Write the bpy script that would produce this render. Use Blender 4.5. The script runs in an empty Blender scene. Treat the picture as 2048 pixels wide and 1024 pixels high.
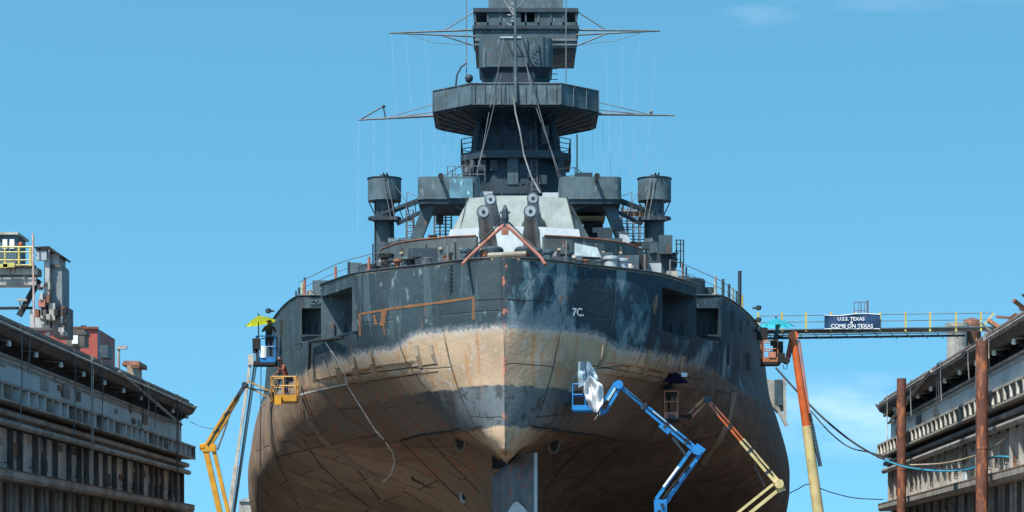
import bpy, math, random
import numpy as np
from mathutils import Vector, Matrix
random.seed(7); np.random.seed(7)
R = math.radians
SC = bpy.context.scene
COL = SC.collection
# ------------------------------------------------------------------ camera, sky, sun, exposure
F, HY, CX = 5000.0, 1165.0, 1024.0          # focal length, horizon row and centre column for a 2048 px wide frame
cam = bpy.data.cameras.new('camera'); camo = bpy.data.objects.new('camera', cam); COL.objects.link(camo)
camo.location = (0, 0, 0); camo.rotation_euler = (R(90), 0, 0)
cam.sensor_width = 36; cam.lens = 36*F/2048; cam.shift_y = (HY-512)/2048
cam.clip_start = 0.5; cam.clip_end = 20000
SC.camera = camo
SUN_AZ, SUN_EL = 37, 57                      # degrees left of straight behind the camera, degrees high
world = bpy.data.worlds.new('World'); SC.world = world; world.use_nodes = True
wn = world.node_tree; wn.nodes.clear()
wo = wn.nodes.new('ShaderNodeOutputWorld'); wb = wn.nodes.new('ShaderNodeBackground')
sky = wn.nodes.new('ShaderNodeTexSky'); sky.sky_type = 'NISHITA'; sky.sun_disc = False
sky.sun_elevation = R(SUN_EL); sky.sun_rotation = R(180+SUN_AZ)
sky.altitude = 800; sky.air_density = 1.0; sky.dust_density = 0.7; sky.ozone_density = 2.0
hs = wn.nodes.new('ShaderNodeHueSaturation'); hs.inputs['Saturation'].default_value = 1.2; hs.inputs['Hue'].default_value = 0.468; hs.inputs['Value'].default_value = 1.09
wc = wn.nodes.new('ShaderNodeTexCoord'); wm = wn.nodes.new('ShaderNodeMapping'); wm.inputs['Location'].default_value = (0, 0, 0.27)
wn.links.new(wc.outputs['Generated'], wm.inputs['Vector']); wn.links.new(wm.outputs['Vector'], sky.inputs['Vector'])
# soft white clouds low on the right and a thin one high up
cm = wn.nodes.new('ShaderNodeMapping'); cm.inputs['Scale'].default_value = (9, 9, 26); cm.inputs['Location'].default_value = (1.3, 0.2, 0.6)
cn = wn.nodes.new('ShaderNodeTexNoise'); cn.inputs['Scale'].default_value = 2.4; cn.inputs['Detail'].default_value = 7; cn.inputs['Roughness'].default_value = .55
cr = wn.nodes.new('ShaderNodeValToRGB'); cr.color_ramp.elements[0].position = .38; cr.color_ramp.elements[1].position = .62
cx = wn.nodes.new('ShaderNodeMix'); cx.data_type = 'RGBA'; cx.inputs[7].default_value = (7.5, 8.2, 9, 1)
cv = wn.nodes.new('ShaderNodeMath'); cv.operation = 'MULTIPLY'; cv.inputs[1].default_value = .3
wn.links.new(wc.outputs['Generated'], cm.inputs['Vector']); wn.links.new(cm.outputs['Vector'], cn.inputs['Vector'])
wn.links.new(cn.outputs['Fac'], cr.inputs['Fac'])
def wnode(op, a, b):
    k = wn.nodes.new('ShaderNodeMath'); k.operation = op
    for i, v in enumerate((a, b)):
        if isinstance(v, bpy.types.NodeSocket): wn.links.new(v, k.inputs[i])
        else: k.inputs[i].default_value = v
    return k.outputs[0]
wx = wn.nodes.new('ShaderNodeSeparateXYZ'); wn.links.new(wc.outputs['Generated'], wx.inputs[0])
def blob(x, z, sx, sz):                              # a cloud bank round one direction of the sky
    a = wnode('POWER', wnode('DIVIDE', wnode('SUBTRACT', wx.outputs[0], x), sx), 2); b_ = wnode('POWER', wnode('DIVIDE', wnode('SUBTRACT', wx.outputs[2], z), sz), 2)
    return wnode('MAXIMUM', wnode('SUBTRACT', 1, wnode('ADD', a, b_)), 0)
msk = wnode('MAXIMUM', wnode('MAXIMUM', wnode('MULTIPLY', blob(.135, .066, .05, .018), .7), wnode('MULTIPLY', blob(.165, .226, .07, .007), .2)), wnode('MULTIPLY', blob(.095, .220, .02, .005), .2))
wn.links.new(wnode('MULTIPLY', cr.outputs['Color'], msk), cv.inputs[0]); wn.links.new(cv.outputs[0], cx.inputs[0])
wn.links.new(sky.outputs[0], hs.inputs['Color']); wn.links.new(hs.outputs[0], cx.inputs[6])
wn.links.new(cx.outputs[2], wb.inputs['Color']); wb.inputs['Strength'].default_value = 0.15
wn.links.new(wb.outputs[0], wo.inputs['Surface'])
sl = bpy.data.lights.new('sun', 'SUN'); sl.energy = 5.0; sl.angle = R(0.5); sl.color = (1.0, .95, .87)
slo = bpy.data.objects.new('sun', sl); COL.objects.link(slo); slo.location = (-60, 0, 120)
_d = Vector((math.sin(R(SUN_AZ))*math.cos(R(SUN_EL)), math.cos(R(SUN_AZ))*math.cos(R(SUN_EL)), -math.sin(R(SUN_EL))))
slo.rotation_euler = _d.to_track_quat('-Z', 'Y').to_euler()
SC.view_settings.view_transform = 'Standard'; SC.view_settings.look = 'None'
SC.view_settings.exposure = 0.6; SC.view_settings.gamma = 1.0
SC.cycles.max_bounces = 5

# ------------------------------------------------------------------ materials
class NT:
    def __init__(s, name):
        s.m = bpy.data.materials.new(name); s.m.use_nodes = True
        s.t = s.m.node_tree; s.t.nodes.clear()
        s.o = s.t.nodes.new('ShaderNodeOutputMaterial'); s.b = s.t.nodes.new('ShaderNodeBsdfPrincipled')
        s.t.links.new(s.b.outputs[0], s.o.inputs[0])
        s.tc = s.t.nodes.new('ShaderNodeTexCoord')
    def n(s, k): return s.t.nodes.new(k)
    def put(s, sock, v):
        if isinstance(v, bpy.types.NodeSocket): s.t.links.new(v, sock)
        elif isinstance(v, (tuple, list)): sock.default_value = (tuple(v)+(1,))[:len(sock.default_value)] if len(v) == 3 and len(sock.default_value) == 4 else tuple(v)
        else: sock.default_value = v
    def math(s, op, a, b=0.0, c=0.0):
        k = s.n('ShaderNodeMath'); k.operation = op
        for i, v in enumerate((a, b, c)): s.put(k.inputs[i], v)
        return k.outputs[0]
    def map(s, scale=(1, 1, 1), loc=(0, 0, 0), src='Object'):
        k = s.n('ShaderNodeMapping'); s.t.links.new(s.tc.outputs[src], k.inputs[0])
        k.inputs['Scale'].default_value = scale; k.inputs['Location'].default_value = loc
        return k.outputs[0]
    def noise(s, vec, scale=1, det=6, rough=.6, dist=0):
        k = s.n('ShaderNodeTexNoise'); s.put(k.inputs['Vector'], vec)
        k.inputs['Scale'].default_value = scale; k.inputs['Detail'].default_value = det
        k.inputs['Roughness'].default_value = rough; k.inputs['Distortion'].default_value = dist
        return k.outputs['Fac']
    def step(s, v, a, b):                       # 0 below a, 1 above b (or reversed)
        k = s.n('ShaderNodeMapRange'); k.clamp = True; k.interpolation_type = 'SMOOTHSTEP'
        s.put(k.inputs[0], v)
        if a < b: k.inputs[1].default_value = a; k.inputs[2].default_value = b; k.inputs[3].default_value = 0; k.inputs[4].default_value = 1
        else: k.inputs[1].default_value = b; k.inputs[2].default_value = a; k.inputs[3].default_value = 1; k.inputs[4].default_value = 0
        return k.outputs[0]
    def mix(s, f, a, b):
        k = s.n('ShaderNodeMix'); k.data_type = 'RGBA'
        s.put(k.inputs[0], f); s.put(k.inputs[6], a); s.put(k.inputs[7], b)
        return k.outputs[2]
    def xyz(s, vec=None):
        k = s.n('ShaderNodeSeparateXYZ'); s.put(k.inputs[0], vec or s.tc.outputs['Object']); return k.outputs
    def bump(s, h, strength=.3, dist=.03):
        k = s.n('ShaderNodeBump'); k.inputs['Strength'].default_value = strength; k.inputs['Distance'].default_value = dist
        s.put(k.inputs['Height'], h); s.t.links.new(k.outputs[0], s.b.inputs['Normal'])
    def fin(s, col, rough=.6, metal=0):
        s.put(s.b.inputs['Base Color'], col); s.put(s.b.inputs['Roughness'], rough); s.b.inputs['Metallic'].default_value = metal
        return s.m

_MC = {}
def steel(name, base, dark=.55, rust=.0, rustcol=(.20, .07, .025), rough=.6, scale=1.0, light=0.0, streak=.5, bump=.25):
    if name in _MC: return _MC[name]
    k = NT(name); o = k.map()
    n1 = k.noise(o, .9*scale, 8); n2 = k.noise(k.map((3*scale, 3*scale, .35*scale)), 1.3, 6); n3 = k.noise(o, 9*scale, 4)
    c = k.mix(k.step(n1, .35, .7), base, tuple(v*dark for v in base))
    c = k.mix(k.math('MULTIPLY', k.step(n2, .5, .72), streak), c, tuple(v*dark*.8 for v in base))
    if light: c = k.mix(k.math('MULTIPLY', k.step(k.noise(k.map((2*scale, 2*scale, .7*scale), (5, 3, 1)), 1.7, 7), .58, .66), light), c, tuple(min(.8, v*2.2+.06) for v in base))
    if rust: 
        c = k.mix(k.step(k.noise(k.map((5*scale, 5*scale, 1.4*scale), (2, 9, 4)), 1.1, 9, .65), .66-.25*rust, .72-.2*rust), c, rustcol)
    c = k.mix(k.math('MULTIPLY', k.step(n3, .55, .75), .25), c, tuple(v*.5 for v in base))
    k.bump(n3, bump, .02)
    _MC[name] = k.fin(c, k.math('ADD', k.math('MULTIPLY', n1, .3), rough-.15)); return _MC[name]

GREY = steel('aged_haze_grey_paint', (.048, .084, .103), rust=.12, light=.4)
GREYD = steel('dark_blue_grey_paint', (.020, .04, .056), rust=.06, light=.25)
NAVY = steel('deep_navy_paint', (.010, .028, .05), rust=.04, light=.15)
TOPG = steel('platform_grey_paint', (.078, .125, .147), rust=.05, light=.3)
CANV = steel('pale_canvas', (.30, .345, .33), dark=.75, streak=.5, rough=.9, scale=1.2, bump=.5)
WHITE = steel('off_white_paint', (.40, .46, .49), dark=.75, rough=.6, rust=.05)
TEAL = steel('scraped_teal_panel', (.10, .24, .31), light=.9, scale=1.5)
RUST = steel('rusty_steel', (.17, .075, .045), dark=.55, rust=.5, rustcol=(.32, .10, .03), rough=.8)
RUSTP = steel('pink_primer_rust', (.36, .15, .115), dark=.6, rust=.5, rough=.8)
DARK = steel('black_grime_and_shade', (.012, .014, .016), rough=.8)  # dark gear and grime; also shade put in as colour in gaps and recesses
WIRE = steel('grey_wire', (.16, .17, .18))
WIRED = steel('dark_wire', (.03, .035, .04))
BLUEL = steel('bright_blue_lift_paint', (.02, .21, .52), dark=.7, rough=.4, scale=2, streak=.3)
ORAL = steel('orange_lift_paint', (.62, .13, .03), dark=.7, rough=.4, scale=2, rust=.1)
PINKL = steel('faded_orange_lift_paint', (.50, .20, .13), dark=.6, rough=.5, scale=2)
CREAM = steel('cream_lift_paint', (.60, .50, .24), dark=.75, rough=.45, scale=2, rust=.1)
YELL = steel('yellow_lift_paint', (.62, .30, .015), dark=.7, rough=.4, scale=2, rust=.08)
WHL = steel('weathered_white_boom_paint', (.55, .52, .45), dark=.65, rough=.5, scale=2, rust=.15)
RUB = steel('black_rubber', (.02, .02, .02), rough=.9)
YRAIL = steel('yellow_rail_paint', (.55, .47, .14), dark=.7, rough=.5, scale=3, rust=.15)
CONCB = steel('blue_grey_dock_plate', (.50, .57, .60), dark=.8, rust=.08, scale=.5, light=.2)
CONC = steel('stained_grey_dock_plate', (.36, .35, .325), dark=.45, rust=.15, scale=.6, light=.35)
CONCW = steel('weathered_pale_dock_steel', (.40, .385, .34), dark=.55, rust=.3, scale=1)
DKBR = steel('dark_brown_dock_steel', (.10, .085, .075), dark=.4, rust=.25, scale=1)
EDGE = steel('rust_stained_dock_edge', (.32, .22, .17), dark=.6, rust=.35)
BANN = steel('navy_banner_vinyl', (.012, .05, .13), dark=.6, rough=.5, scale=1.5)
LETT = steel('white_lettering', (.75, .78, .8), dark=.9)
BRICK = steel('red_cladding', (.36, .07, .045), dark=.8, scale=.6)
PLY = steel('tan_plywood', (.42, .25, .13), dark=.7, rust=.1)
SKIN = None

# ------------------------------------------------------------------ mesh collecting helper
class MB:
    def __init__(s): s.v = []; s.f = []
    def add(s, vs, fs):
        b = len(s.v); s.v += [tuple(v) for v in vs]; s.f += [tuple(i+b for i in f) for f in fs]; return s
    def box(s, c, d, rz=0.0, M=None):
        hx, hy, hz = d[0]/2, d[1]/2, d[2]/2
        vs = [Vector((x, y, z)) for z in (-hz, hz) for x, y in ((-hx, -hy), (hx, -hy), (hx, hy), (-hx, hy))]
        m = M if M is not None else Matrix.Rotation(rz, 3, 'Z')
        c = Vector(c)
        return s.add([c+m@v for v in vs], [(3, 2, 1, 0), (4, 5, 6, 7), (0, 1, 5, 4), (1, 2, 6, 5), (2, 3, 7, 6), (3, 0, 4, 7)])
    def beam(s, p0, p1, w, h=None, up=(0, -1, 0)):
        p0, p1 = Vector(p0), Vector(p1); h = h or w
        d = (p1-p0); L = d.length; d.normalize(); u = Vector(up)
        if abs(d.dot(u)) > .95: u = Vector((1, 0, 0))
        a = d.cross(u).normalized(); b = a.cross(d).normalized()
        M = Matrix((a, d, b)).transposed()
        return s.box((p0+p1)/2, (w, L, h), M=M)
    def tube(s, p0, p1, r0, r1=None, n=8, caps=True):
        return s.path([p0, p1], [r0, r1 if r1 is not None else r0], n, caps)
    def path(s, pts, r, n=8, caps=True):
        pts = [Vector(p) for p in pts]
        rs = r if isinstance(r, (list, tuple)) else [r]*len(pts)
        vs = []; N = len(pts); pa = None
        for i, p in enumerate(pts):
            d = (pts[min(i+1, N-1)]-pts[max(i-1, 0)]).normalized()
            if pa is None:
                u = Vector((0, 0, 1)) if abs(d.z) < .9 else Vector((1, 0, 0)); pa = d.cross(u).normalized()
            pa = (pa-d*pa.dot(d)).normalized(); pb = d.cross(pa)
            vs += [p+(pa*math.cos(2*math.pi*k/n)+pb*math.sin(2*math.pi*k/n))*rs[i] for k in range(n)]
        fs = [(i*n+k, i*n+(k+1) % n, (i+1)*n+(k+1) % n, (i+1)*n+k) for i in range(N-1) for k in range(n)]
        if caps: fs += [tuple(range(n))[::-1], tuple(range((N-1)*n, N*n))]
        return s.add(vs, fs)
    def lathe(s, c, prof, n=20, caps=True, sx=1, sy=1):
        vs = [(c[0]+r*sx*math.cos(2*math.pi*k/n), c[1]+r*sy*math.sin(2*math.pi*k/n), c[2]+z) for r, z in prof for k in range(n)]
        P = len(prof)
        fs = [(i*n+k, i*n+(k+1) % n, (i+1)*n+(k+1) % n, (i+1)*n+k) for i in range(P-1) for k in range(n)]
        if caps: fs += [tuple(range(n))[::-1], tuple(range((P-1)*n, P*n))]
        return s.add(vs, fs)
    def loft(s, rings, caps=True):
        n = len(rings[0]); vs = [p for r in rings for p in r]; P = len(rings)
        fs = [(i*n+k, i*n+(k+1) % n, (i+1)*n+(k+1) % n, (i+1)*n+k) for i in range(P-1) for k in range(n)]
        if caps: fs += [tuple(range(n))[::-1], tuple(range((P-1)*n, P*n))]
        return s.add(vs, fs)
    def prism(s, poly, z0, z1):
        return s.loft([[(x, y, z0) for x, y in poly], [(x, y, z1) for x, y in poly]])
    def slab(s, pts, off):
        o = Vector(off); return s.loft([[Vector(p) for p in pts], [Vector(p)+o for p in pts]])
    def tub(s, poly, z0, z1, t=.08, floor=.1):
        """open-topped tub: outer wall, inner wall, floor"""
        cx = sum(p[0] for p in poly)/len(poly); cy = sum(p[1] for p in poly)/len(poly)
        def inn(p):
            v = Vector((p[0]-cx, p[1]-cy)); L = v.length; v *= (L-t)/L; return (cx+v.x, cy+v.y)
        q = [inn(p) for p in poly]
        return s.loft([[(x, y, z0) for x, y in poly], [(x, y, z1) for x, y in poly], [(x, y, z1) for x, y in q], [(x, y, z0+floor) for x, y in q]])

BASE = {}
def mk(name, mb, mat, parent=None, smooth=False, loc=None, **props):
    vs, fs = mb.v, mb.f
    if parent is not None: base = BASE[parent.name]
    elif loc is not None: base = Vector(loc)
    else:
        a = np.array(vs); base = Vector((float(a[:, 0].mean()), float(a[:, 1].mean()), float(a[:, 2].min())))
    me = bpy.data.meshes.new(name)
    me.from_pydata([(v[0]-base[0], v[1]-base[1], v[2]-base[2]) for v in vs], [], fs)
    me.materials.append(mat)
    if smooth:
        me.polygons.foreach_set('use_smooth', [True]*len(me.polygons))
        try: me.set_sharp_from_angle(angle=R(35 if 'plastic' not in name and 'sheet' not in name else 80))
        except Exception: pass
    me.update()
    import bmesh
    bm = bmesh.new(); bm.from_mesh(me); bmesh.ops.recalc_face_normals(bm, faces=bm.faces); bm.to_mesh(me); bm.free()
    o = bpy.data.objects.new(name, me); COL.objects.link(o)
    if parent is not None: o.parent = parent
    else: o.location = base
    BASE[o.name] = Vector(base)
    for k, v in props.items(): o[k] = v
    return o
def thing(name, loc, label, cat, group=None):
    o = bpy.data.objects.new(name, None); COL.objects.link(o); o.location = loc; o.empty_display_size = .3
    o['label'] = label; o['category'] = cat
    if group: o['group'] = group
    BASE[o.name] = Vector(loc); return o
def copy_tree(o, parent=None):
    c = o.copy(); COL.objects.link(c); BASE[c.name] = BASE[o.name]
    if parent is not None: c.parent = parent
    for ch in list(o.children): copy_tree(ch, c)
    return c
def W(px, py, Y): return Vector(((px-CX)/F*Y, Y, (HY-py)/F*Y))
def Z(py, Y): return (HY-py)/F*Y
def text_mesh(txt, size, extrude=.004):
    cu = bpy.data.curves.new('txt', 'FONT'); cu.body = txt; cu.size = size; cu.extrude = extrude; cu.align_x = 'CENTER'
    cu.resolution_u = 3; cu.offset = size*.02
    o = bpy.data.objects.new('txt', cu); COL.objects.link(o)
    dg = bpy.context.evaluated_depsgraph_get()
    me = bpy.data.meshes.new_from_object(o.evaluated_get(dg)); 
    vs = [v.co.copy() for v in me.vertices]; fs = [tuple(p.vertices) for p in me.polygons]
    bpy.data.objects.remove(o); bpy.data.curves.remove(cu); bpy.data.meshes.remove(me)
    return vs, fs

# ------------------------------------------------------------------ the hull as a table of half breadths
CS = [0, .15, .6, 2.2, 5, 7.7, 8.6, 11, 15, 20, 25, 30, 40, 50, 70, 100, 130, 150, 165, 173, 176]
ZS = [13, 11.6, 10.2, 9.3, 8.8, 7.8, 7.0, 6.4, 5.9, 5.4, 4.5, 3.5, 2.5, 1.5, .5, -.4, -1]
_tb = """0 .8 1.5 3.3 6.3 7.6 8.0 8.8 10.1 11.2 12.1 12.8 13.7 14.3 14.5 14.5 12.5 9 5 2 .1
0 .75 1.42 3.25 6.2 7.5 7.9 8.72 10.05 11.15 12.1 12.9 13.9 14.5 14.6 14.6 12 8.5 4.5 1.8 .1
0 .4 1.1 3.05 5.9 7.2 7.6 8.5 9.95 11.15 12.2 13.0 14.15 14.9 15.0 15.0 12 8 4 1.5 .1
0 .25 .9 2.85 5.5 6.8 7.2 8.15 9.9 11.3 12.4 13.2 14.5 15.4 15.8 15.8 13 8.3 4 1.5 .1
0 .2 .85 2.7 5.2 6.5 6.9 7.95 9.95 11.5 12.55 13.35 14.65 15.6 16.1 16.15 13 8 3.8 1.4 .1
0 .18 .75 2.3 4.3 5.6 6.0 7.0 9.8 11.55 12.7 13.55 14.85 15.9 16.15 16.15 13 7.8 3.5 1.3 .1
0 .16 .65 1.9 3.55 4.85 5.2 5.9 9.3 11.5 12.75 13.65 14.95 16.05 16.15 16.15 12.6 7.4 3.2 1.2 .1
0 .14 .55 1.5 3.0 4.3 4.6 5.1 8.2 11.35 12.75 13.7 14.98 16.1 16.15 16.15 12.2 7 3 1.1 .1
0 .12 .5 1.1 2.1 2.7 2.9 3.2 6.2 11.0 12.7 13.7 14.95 16.1 16.15 16.15 12 6.7 2.8 1 .1
0 .03 .2 .5 .9 1.25 1.4 2.0 4.2 10.2 12.5 13.6 14.9 16.1 16.15 16.15 11.8 6.4 2.6 .9 .1
0 0 0 0 0 .45 .6 1.1 2.6 7.2 11.3 13.2 14.7 16.0 16.1 16.1 11.2 5.8 2.3 .7 0
0 0 0 0 0 .32 .45 .85 1.8 4.2 8.5 12.0 14.2 15.8 16 16 10.4 5 1.9 .5 0
0 0 0 0 0 .28 .4 .65 1.3 2.8 6.0 10.0 13.5 15.3 15.8 15.6 9.4 4.2 1.5 .3 0
0 0 0 0 0 .25 .35 .5 1.0 2.0 4.2 7.5 12.3 14.4 15.2 15 8.2 3.4 1.1 .2 0
0 0 0 0 0 .22 .3 .4 .8 1.5 3.0 5.5 10.5 13.2 14.2 14 6.8 2.6 .8 .1 0
0 0 0 0 0 .2 .25 .35 .5 1.0 1.8 3.6 8 11 12.5 12 5 1.8 .5 .1 0
0 0 0 0 0 .18 .2 .2 .2 .2 .25 .3 .5 4 6 6 1 .4 .3 .05 0"""
TB = np.array([[float(x) for x in r.split()] for r in _tb.split('\n')])
def pchip(xs, ys, xq):
    xs = np.array(xs, float); ys = np.array(ys, float); h = np.diff(xs); dl = np.diff(ys)/h
    d = np.zeros_like(ys)
    for i in range(1, len(xs)-1):
        if dl[i-1]*dl[i] > 0:
            w1 = 2*h[i]+h[i-1]; w2 = h[i]+2*h[i-1]; d[i] = (w1+w2)/(w1/dl[i-1]+w2/dl[i])
    d[0] = dl[0]; d[-1] = dl[-1]
    k = np.clip(np.searchsorted(xs, xq, side='right')-1, 0, len(xs)-2); t = (xq-xs[k])/h[k]
    return ((1+2*t)*(1-t)**2*ys[k]+t*(1-t)**2*h[k]*d[k]+t*t*(3-2*t)*ys[k+1]+t*t*(t-1)*h[k]*d[k+1])
def uni(a): return np.array(sorted(set(np.round(a, 4))))
# cut-outs for the casemates: s0, s1, z0, z1
WINS = [(5.45, 9.2, 10.62, 12.47), (13.11, 13.19, 11.2, 12.42)]
SG = uni(list(np.concatenate([[0, .04, .08, .15, .25, .4, .6], np.arange(.9, 30, .3), np.arange(30, 60, 1.0), np.arange(60, 176, 4.0), [176]]))+[w for W_ in WINS for w in W_[:2]]+[5, 7.7, 11, 13.1, 13.2, 13.11, 13.19, 9.22])
ZG = uni(list(np.arange(-1, 13.01, .2))+[w for W_ in WINS for w in W_[2:]]+[8.62, 8.66, 9.08, 9.12, 10.84, 10.88, 6.31, 6.35])
_a = np.array([pchip(CS, r, SG) for r in TB])                       # z rows x fine s
BT = np.array([pchip(ZS[::-1], _a[::-1, j], ZG) for j in range(len(SG))]).T   # fine z x fine s
BT = np.maximum(BT, 0)
BT[ZG < 5.2][:, SG < 7.6] = 0
for i, z in enumerate(ZG):
    for j, s_ in enumerate(SG):
        if z < 5.2 and s_ < 7.7: BT[i, j] = 0
        # the armour shelf under the waterline
        if z < 9.1 and 3 < s_ < 13: BT[i, j] -= .24*min(1, (s_-3)/1.5)*min(1, (13-s_)/3)
        if z < 8.63 and 3 < s_ < 13: BT[i, j] -= .16*min(1, (s_-3)/1.5)*min(1, (13-s_)/3)
# the counter ends in a hard overhanging edge; the run of the hull is set back beneath it
for i, z in enumerate(ZG):
    if z > 6.33: continue
    for j, s_ in enumerate(SG):
        if 1.2 < s_ < 13.5: BT[i, j] *= 1-.26*min(1, (s_-1.2)/1.5)*min(1, (13.5-s_)/4)
# the topsides step out at the second casemate
for i, z in enumerate(ZG):
    if z < 10.86: continue
    b_in, b_out = 8.2, 9.55
    for j, s_ in enumerate(SG):
        if 9.21 < s_ <= 13.105: BT[i, j] = b_in
        elif 13.105 < s_ < 13.12: BT[i, j] = b_in+.12
        elif 13.12 <= s_ < 13.195: BT[i, j] = b_out-.12
        elif 13.195 <= s_ < 15: BT[i, j] = max(BT[i, j], b_out)
BT = np.maximum(BT, 0)
def b(s, z):
    s = min(max(s, 0), 176); z = min(max(z, -1), 13)
    j = min(max(int(np.searchsorted(SG, s, side='right')-1), 0), len(SG)-2); i = min(max(int(np.searchsorted(ZG, z, side='right')-1), 0), len(ZG)-2)
    u = (s-SG[j])/(SG[j+1]-SG[j]); v = (z-ZG[i])/(ZG[i+1]-ZG[i])
    return (BT[i, j]*(1-u)+BT[i, j+1]*u)*(1-v)+(BT[i+1, j]*(1-u)+BT[i+1, j+1]*u)*v
SHX, SHK = -.28, .0146
def Xc(Y): return SHX+SHK*(Y-100)
def hit(px, py):
    """where the line of sight through a photo pixel meets the hull"""
    Y = 99.5
    def ins(Y):
        p = W(px, py, Y); s = Y-100
        return s > 0 and p.z <= 13.001 and p.z > -1 and abs(p.x-Xc(Y)) <= b(s, p.z)
    while Y < 190:
        if ins(Y):
            lo, hi = Y-.1, Y
            for _ in range(12):
                m = (lo+hi)/2
                if ins(m): hi = m
                else: lo = m
            return W(px, py, hi)
        Y += .1
    return None
def edge(px, z=13.0):
    """deck-edge point whose picture column is px"""
    sd = -1 if px < 1015 else 1
    best = None
    for s in np.arange(.05, 60, .1):
        Y = 100+s; x = Xc(Y)+sd*b(s, z); c = CX+x/Y*F
        if sd*(c-px) >= 0: return Vector((x, Y, z))
    return Vector((x, Y, z))

SHIP = thing('battleship', (SHX, 100, -1), 'huge grey battleship with rusty tan underwater hull standing in the dry dock', 'battleship')
def part(name, mb, mat, parent=None, smooth=False, **k): return mk(name, mb, mat, parent or SHIP, smooth, **k)

# hull mesh with its plate coordinates as UV
def build_hull():
    vs = []; fs = []; uv = []; idx = {}
    girth = np.zeros_like(BT)
    for j in range(len(SG)):
        for i in range(len(ZG)-2, -1, -1):
            girth[i, j] = girth[i+1, j]+math.hypot(BT[i, j]-BT[i+1, j], ZG[i+1]-ZG[i])
    def vid(sd, i, j):
        k = (sd, i, j)
        if k not in idx:
            idx[k] = len(vs); Y = 100+SG[j]; vs.append((Xc(Y)+sd*BT[i, j], Y, ZG[i])); uv.append((SG[j]+(100 if sd > 0 else 0), girth[i, j]))
        return idx[k]
    for sd in (-1, 1):
        for j in range(len(SG)-1):
            sm = (SG[j]+SG[j+1])/2
            for i in range(len(ZG)-1):
                zm = (ZG[i]+ZG[i+1])/2
                if max(BT[i, j], BT[i+1, j], BT[i, j+1], BT[i+1, j+1]) < .02: continue
                if any(w[0] < sm < w[1] and w[2] < zm < w[3] for w in WINS): continue
                f = (vid(sd, i, j), vid(sd, i, j+1), vid(sd, i+1, j+1), vid(sd, i+1, j))
                fs.append(f if sd > 0 else f[::-1])
    # bottom of the counter and of the keel, closed across
    for i0, rng in ((int(np.argmin(abs(ZG-5.2))), [j for j in range(len(SG)-1) if SG[j+1] <= 7.71]), (0, [j for j in range(len(SG)-1) if SG[j] >= 7.69])):
        for j in rng: fs.append((vid(-1, i0, j), vid(-1, i0, j+1), vid(1, i0, j+1), vid(1, i0, j)))
    bx, by, bz = BASE[SHIP.name]
    me = bpy.data.meshes.new('hull'); me.from_pydata([(x-bx, y-by, z-bz) for x, y, z in vs], [], fs)
    l = me.uv_layers.new(name='plates')
    li = np.zeros(len(me.loops), dtype=np.int32); me.loops.foreach_get('vertex_index', li)
    l.data.foreach_set('uv', np.array(uv)[li].ravel())
    me.polygons.foreach_set('use_smooth', [True]*len(me.polygons))
    try: me.set_sharp_from_angle(angle=R(28))
    except Exception: pass
    o = bpy.data.objects.new('hull', me); COL.objects.link(o); o.parent = SHIP; BASE[o.name] = BASE[SHIP.name]
    return o
hull = build_hull()
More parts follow.
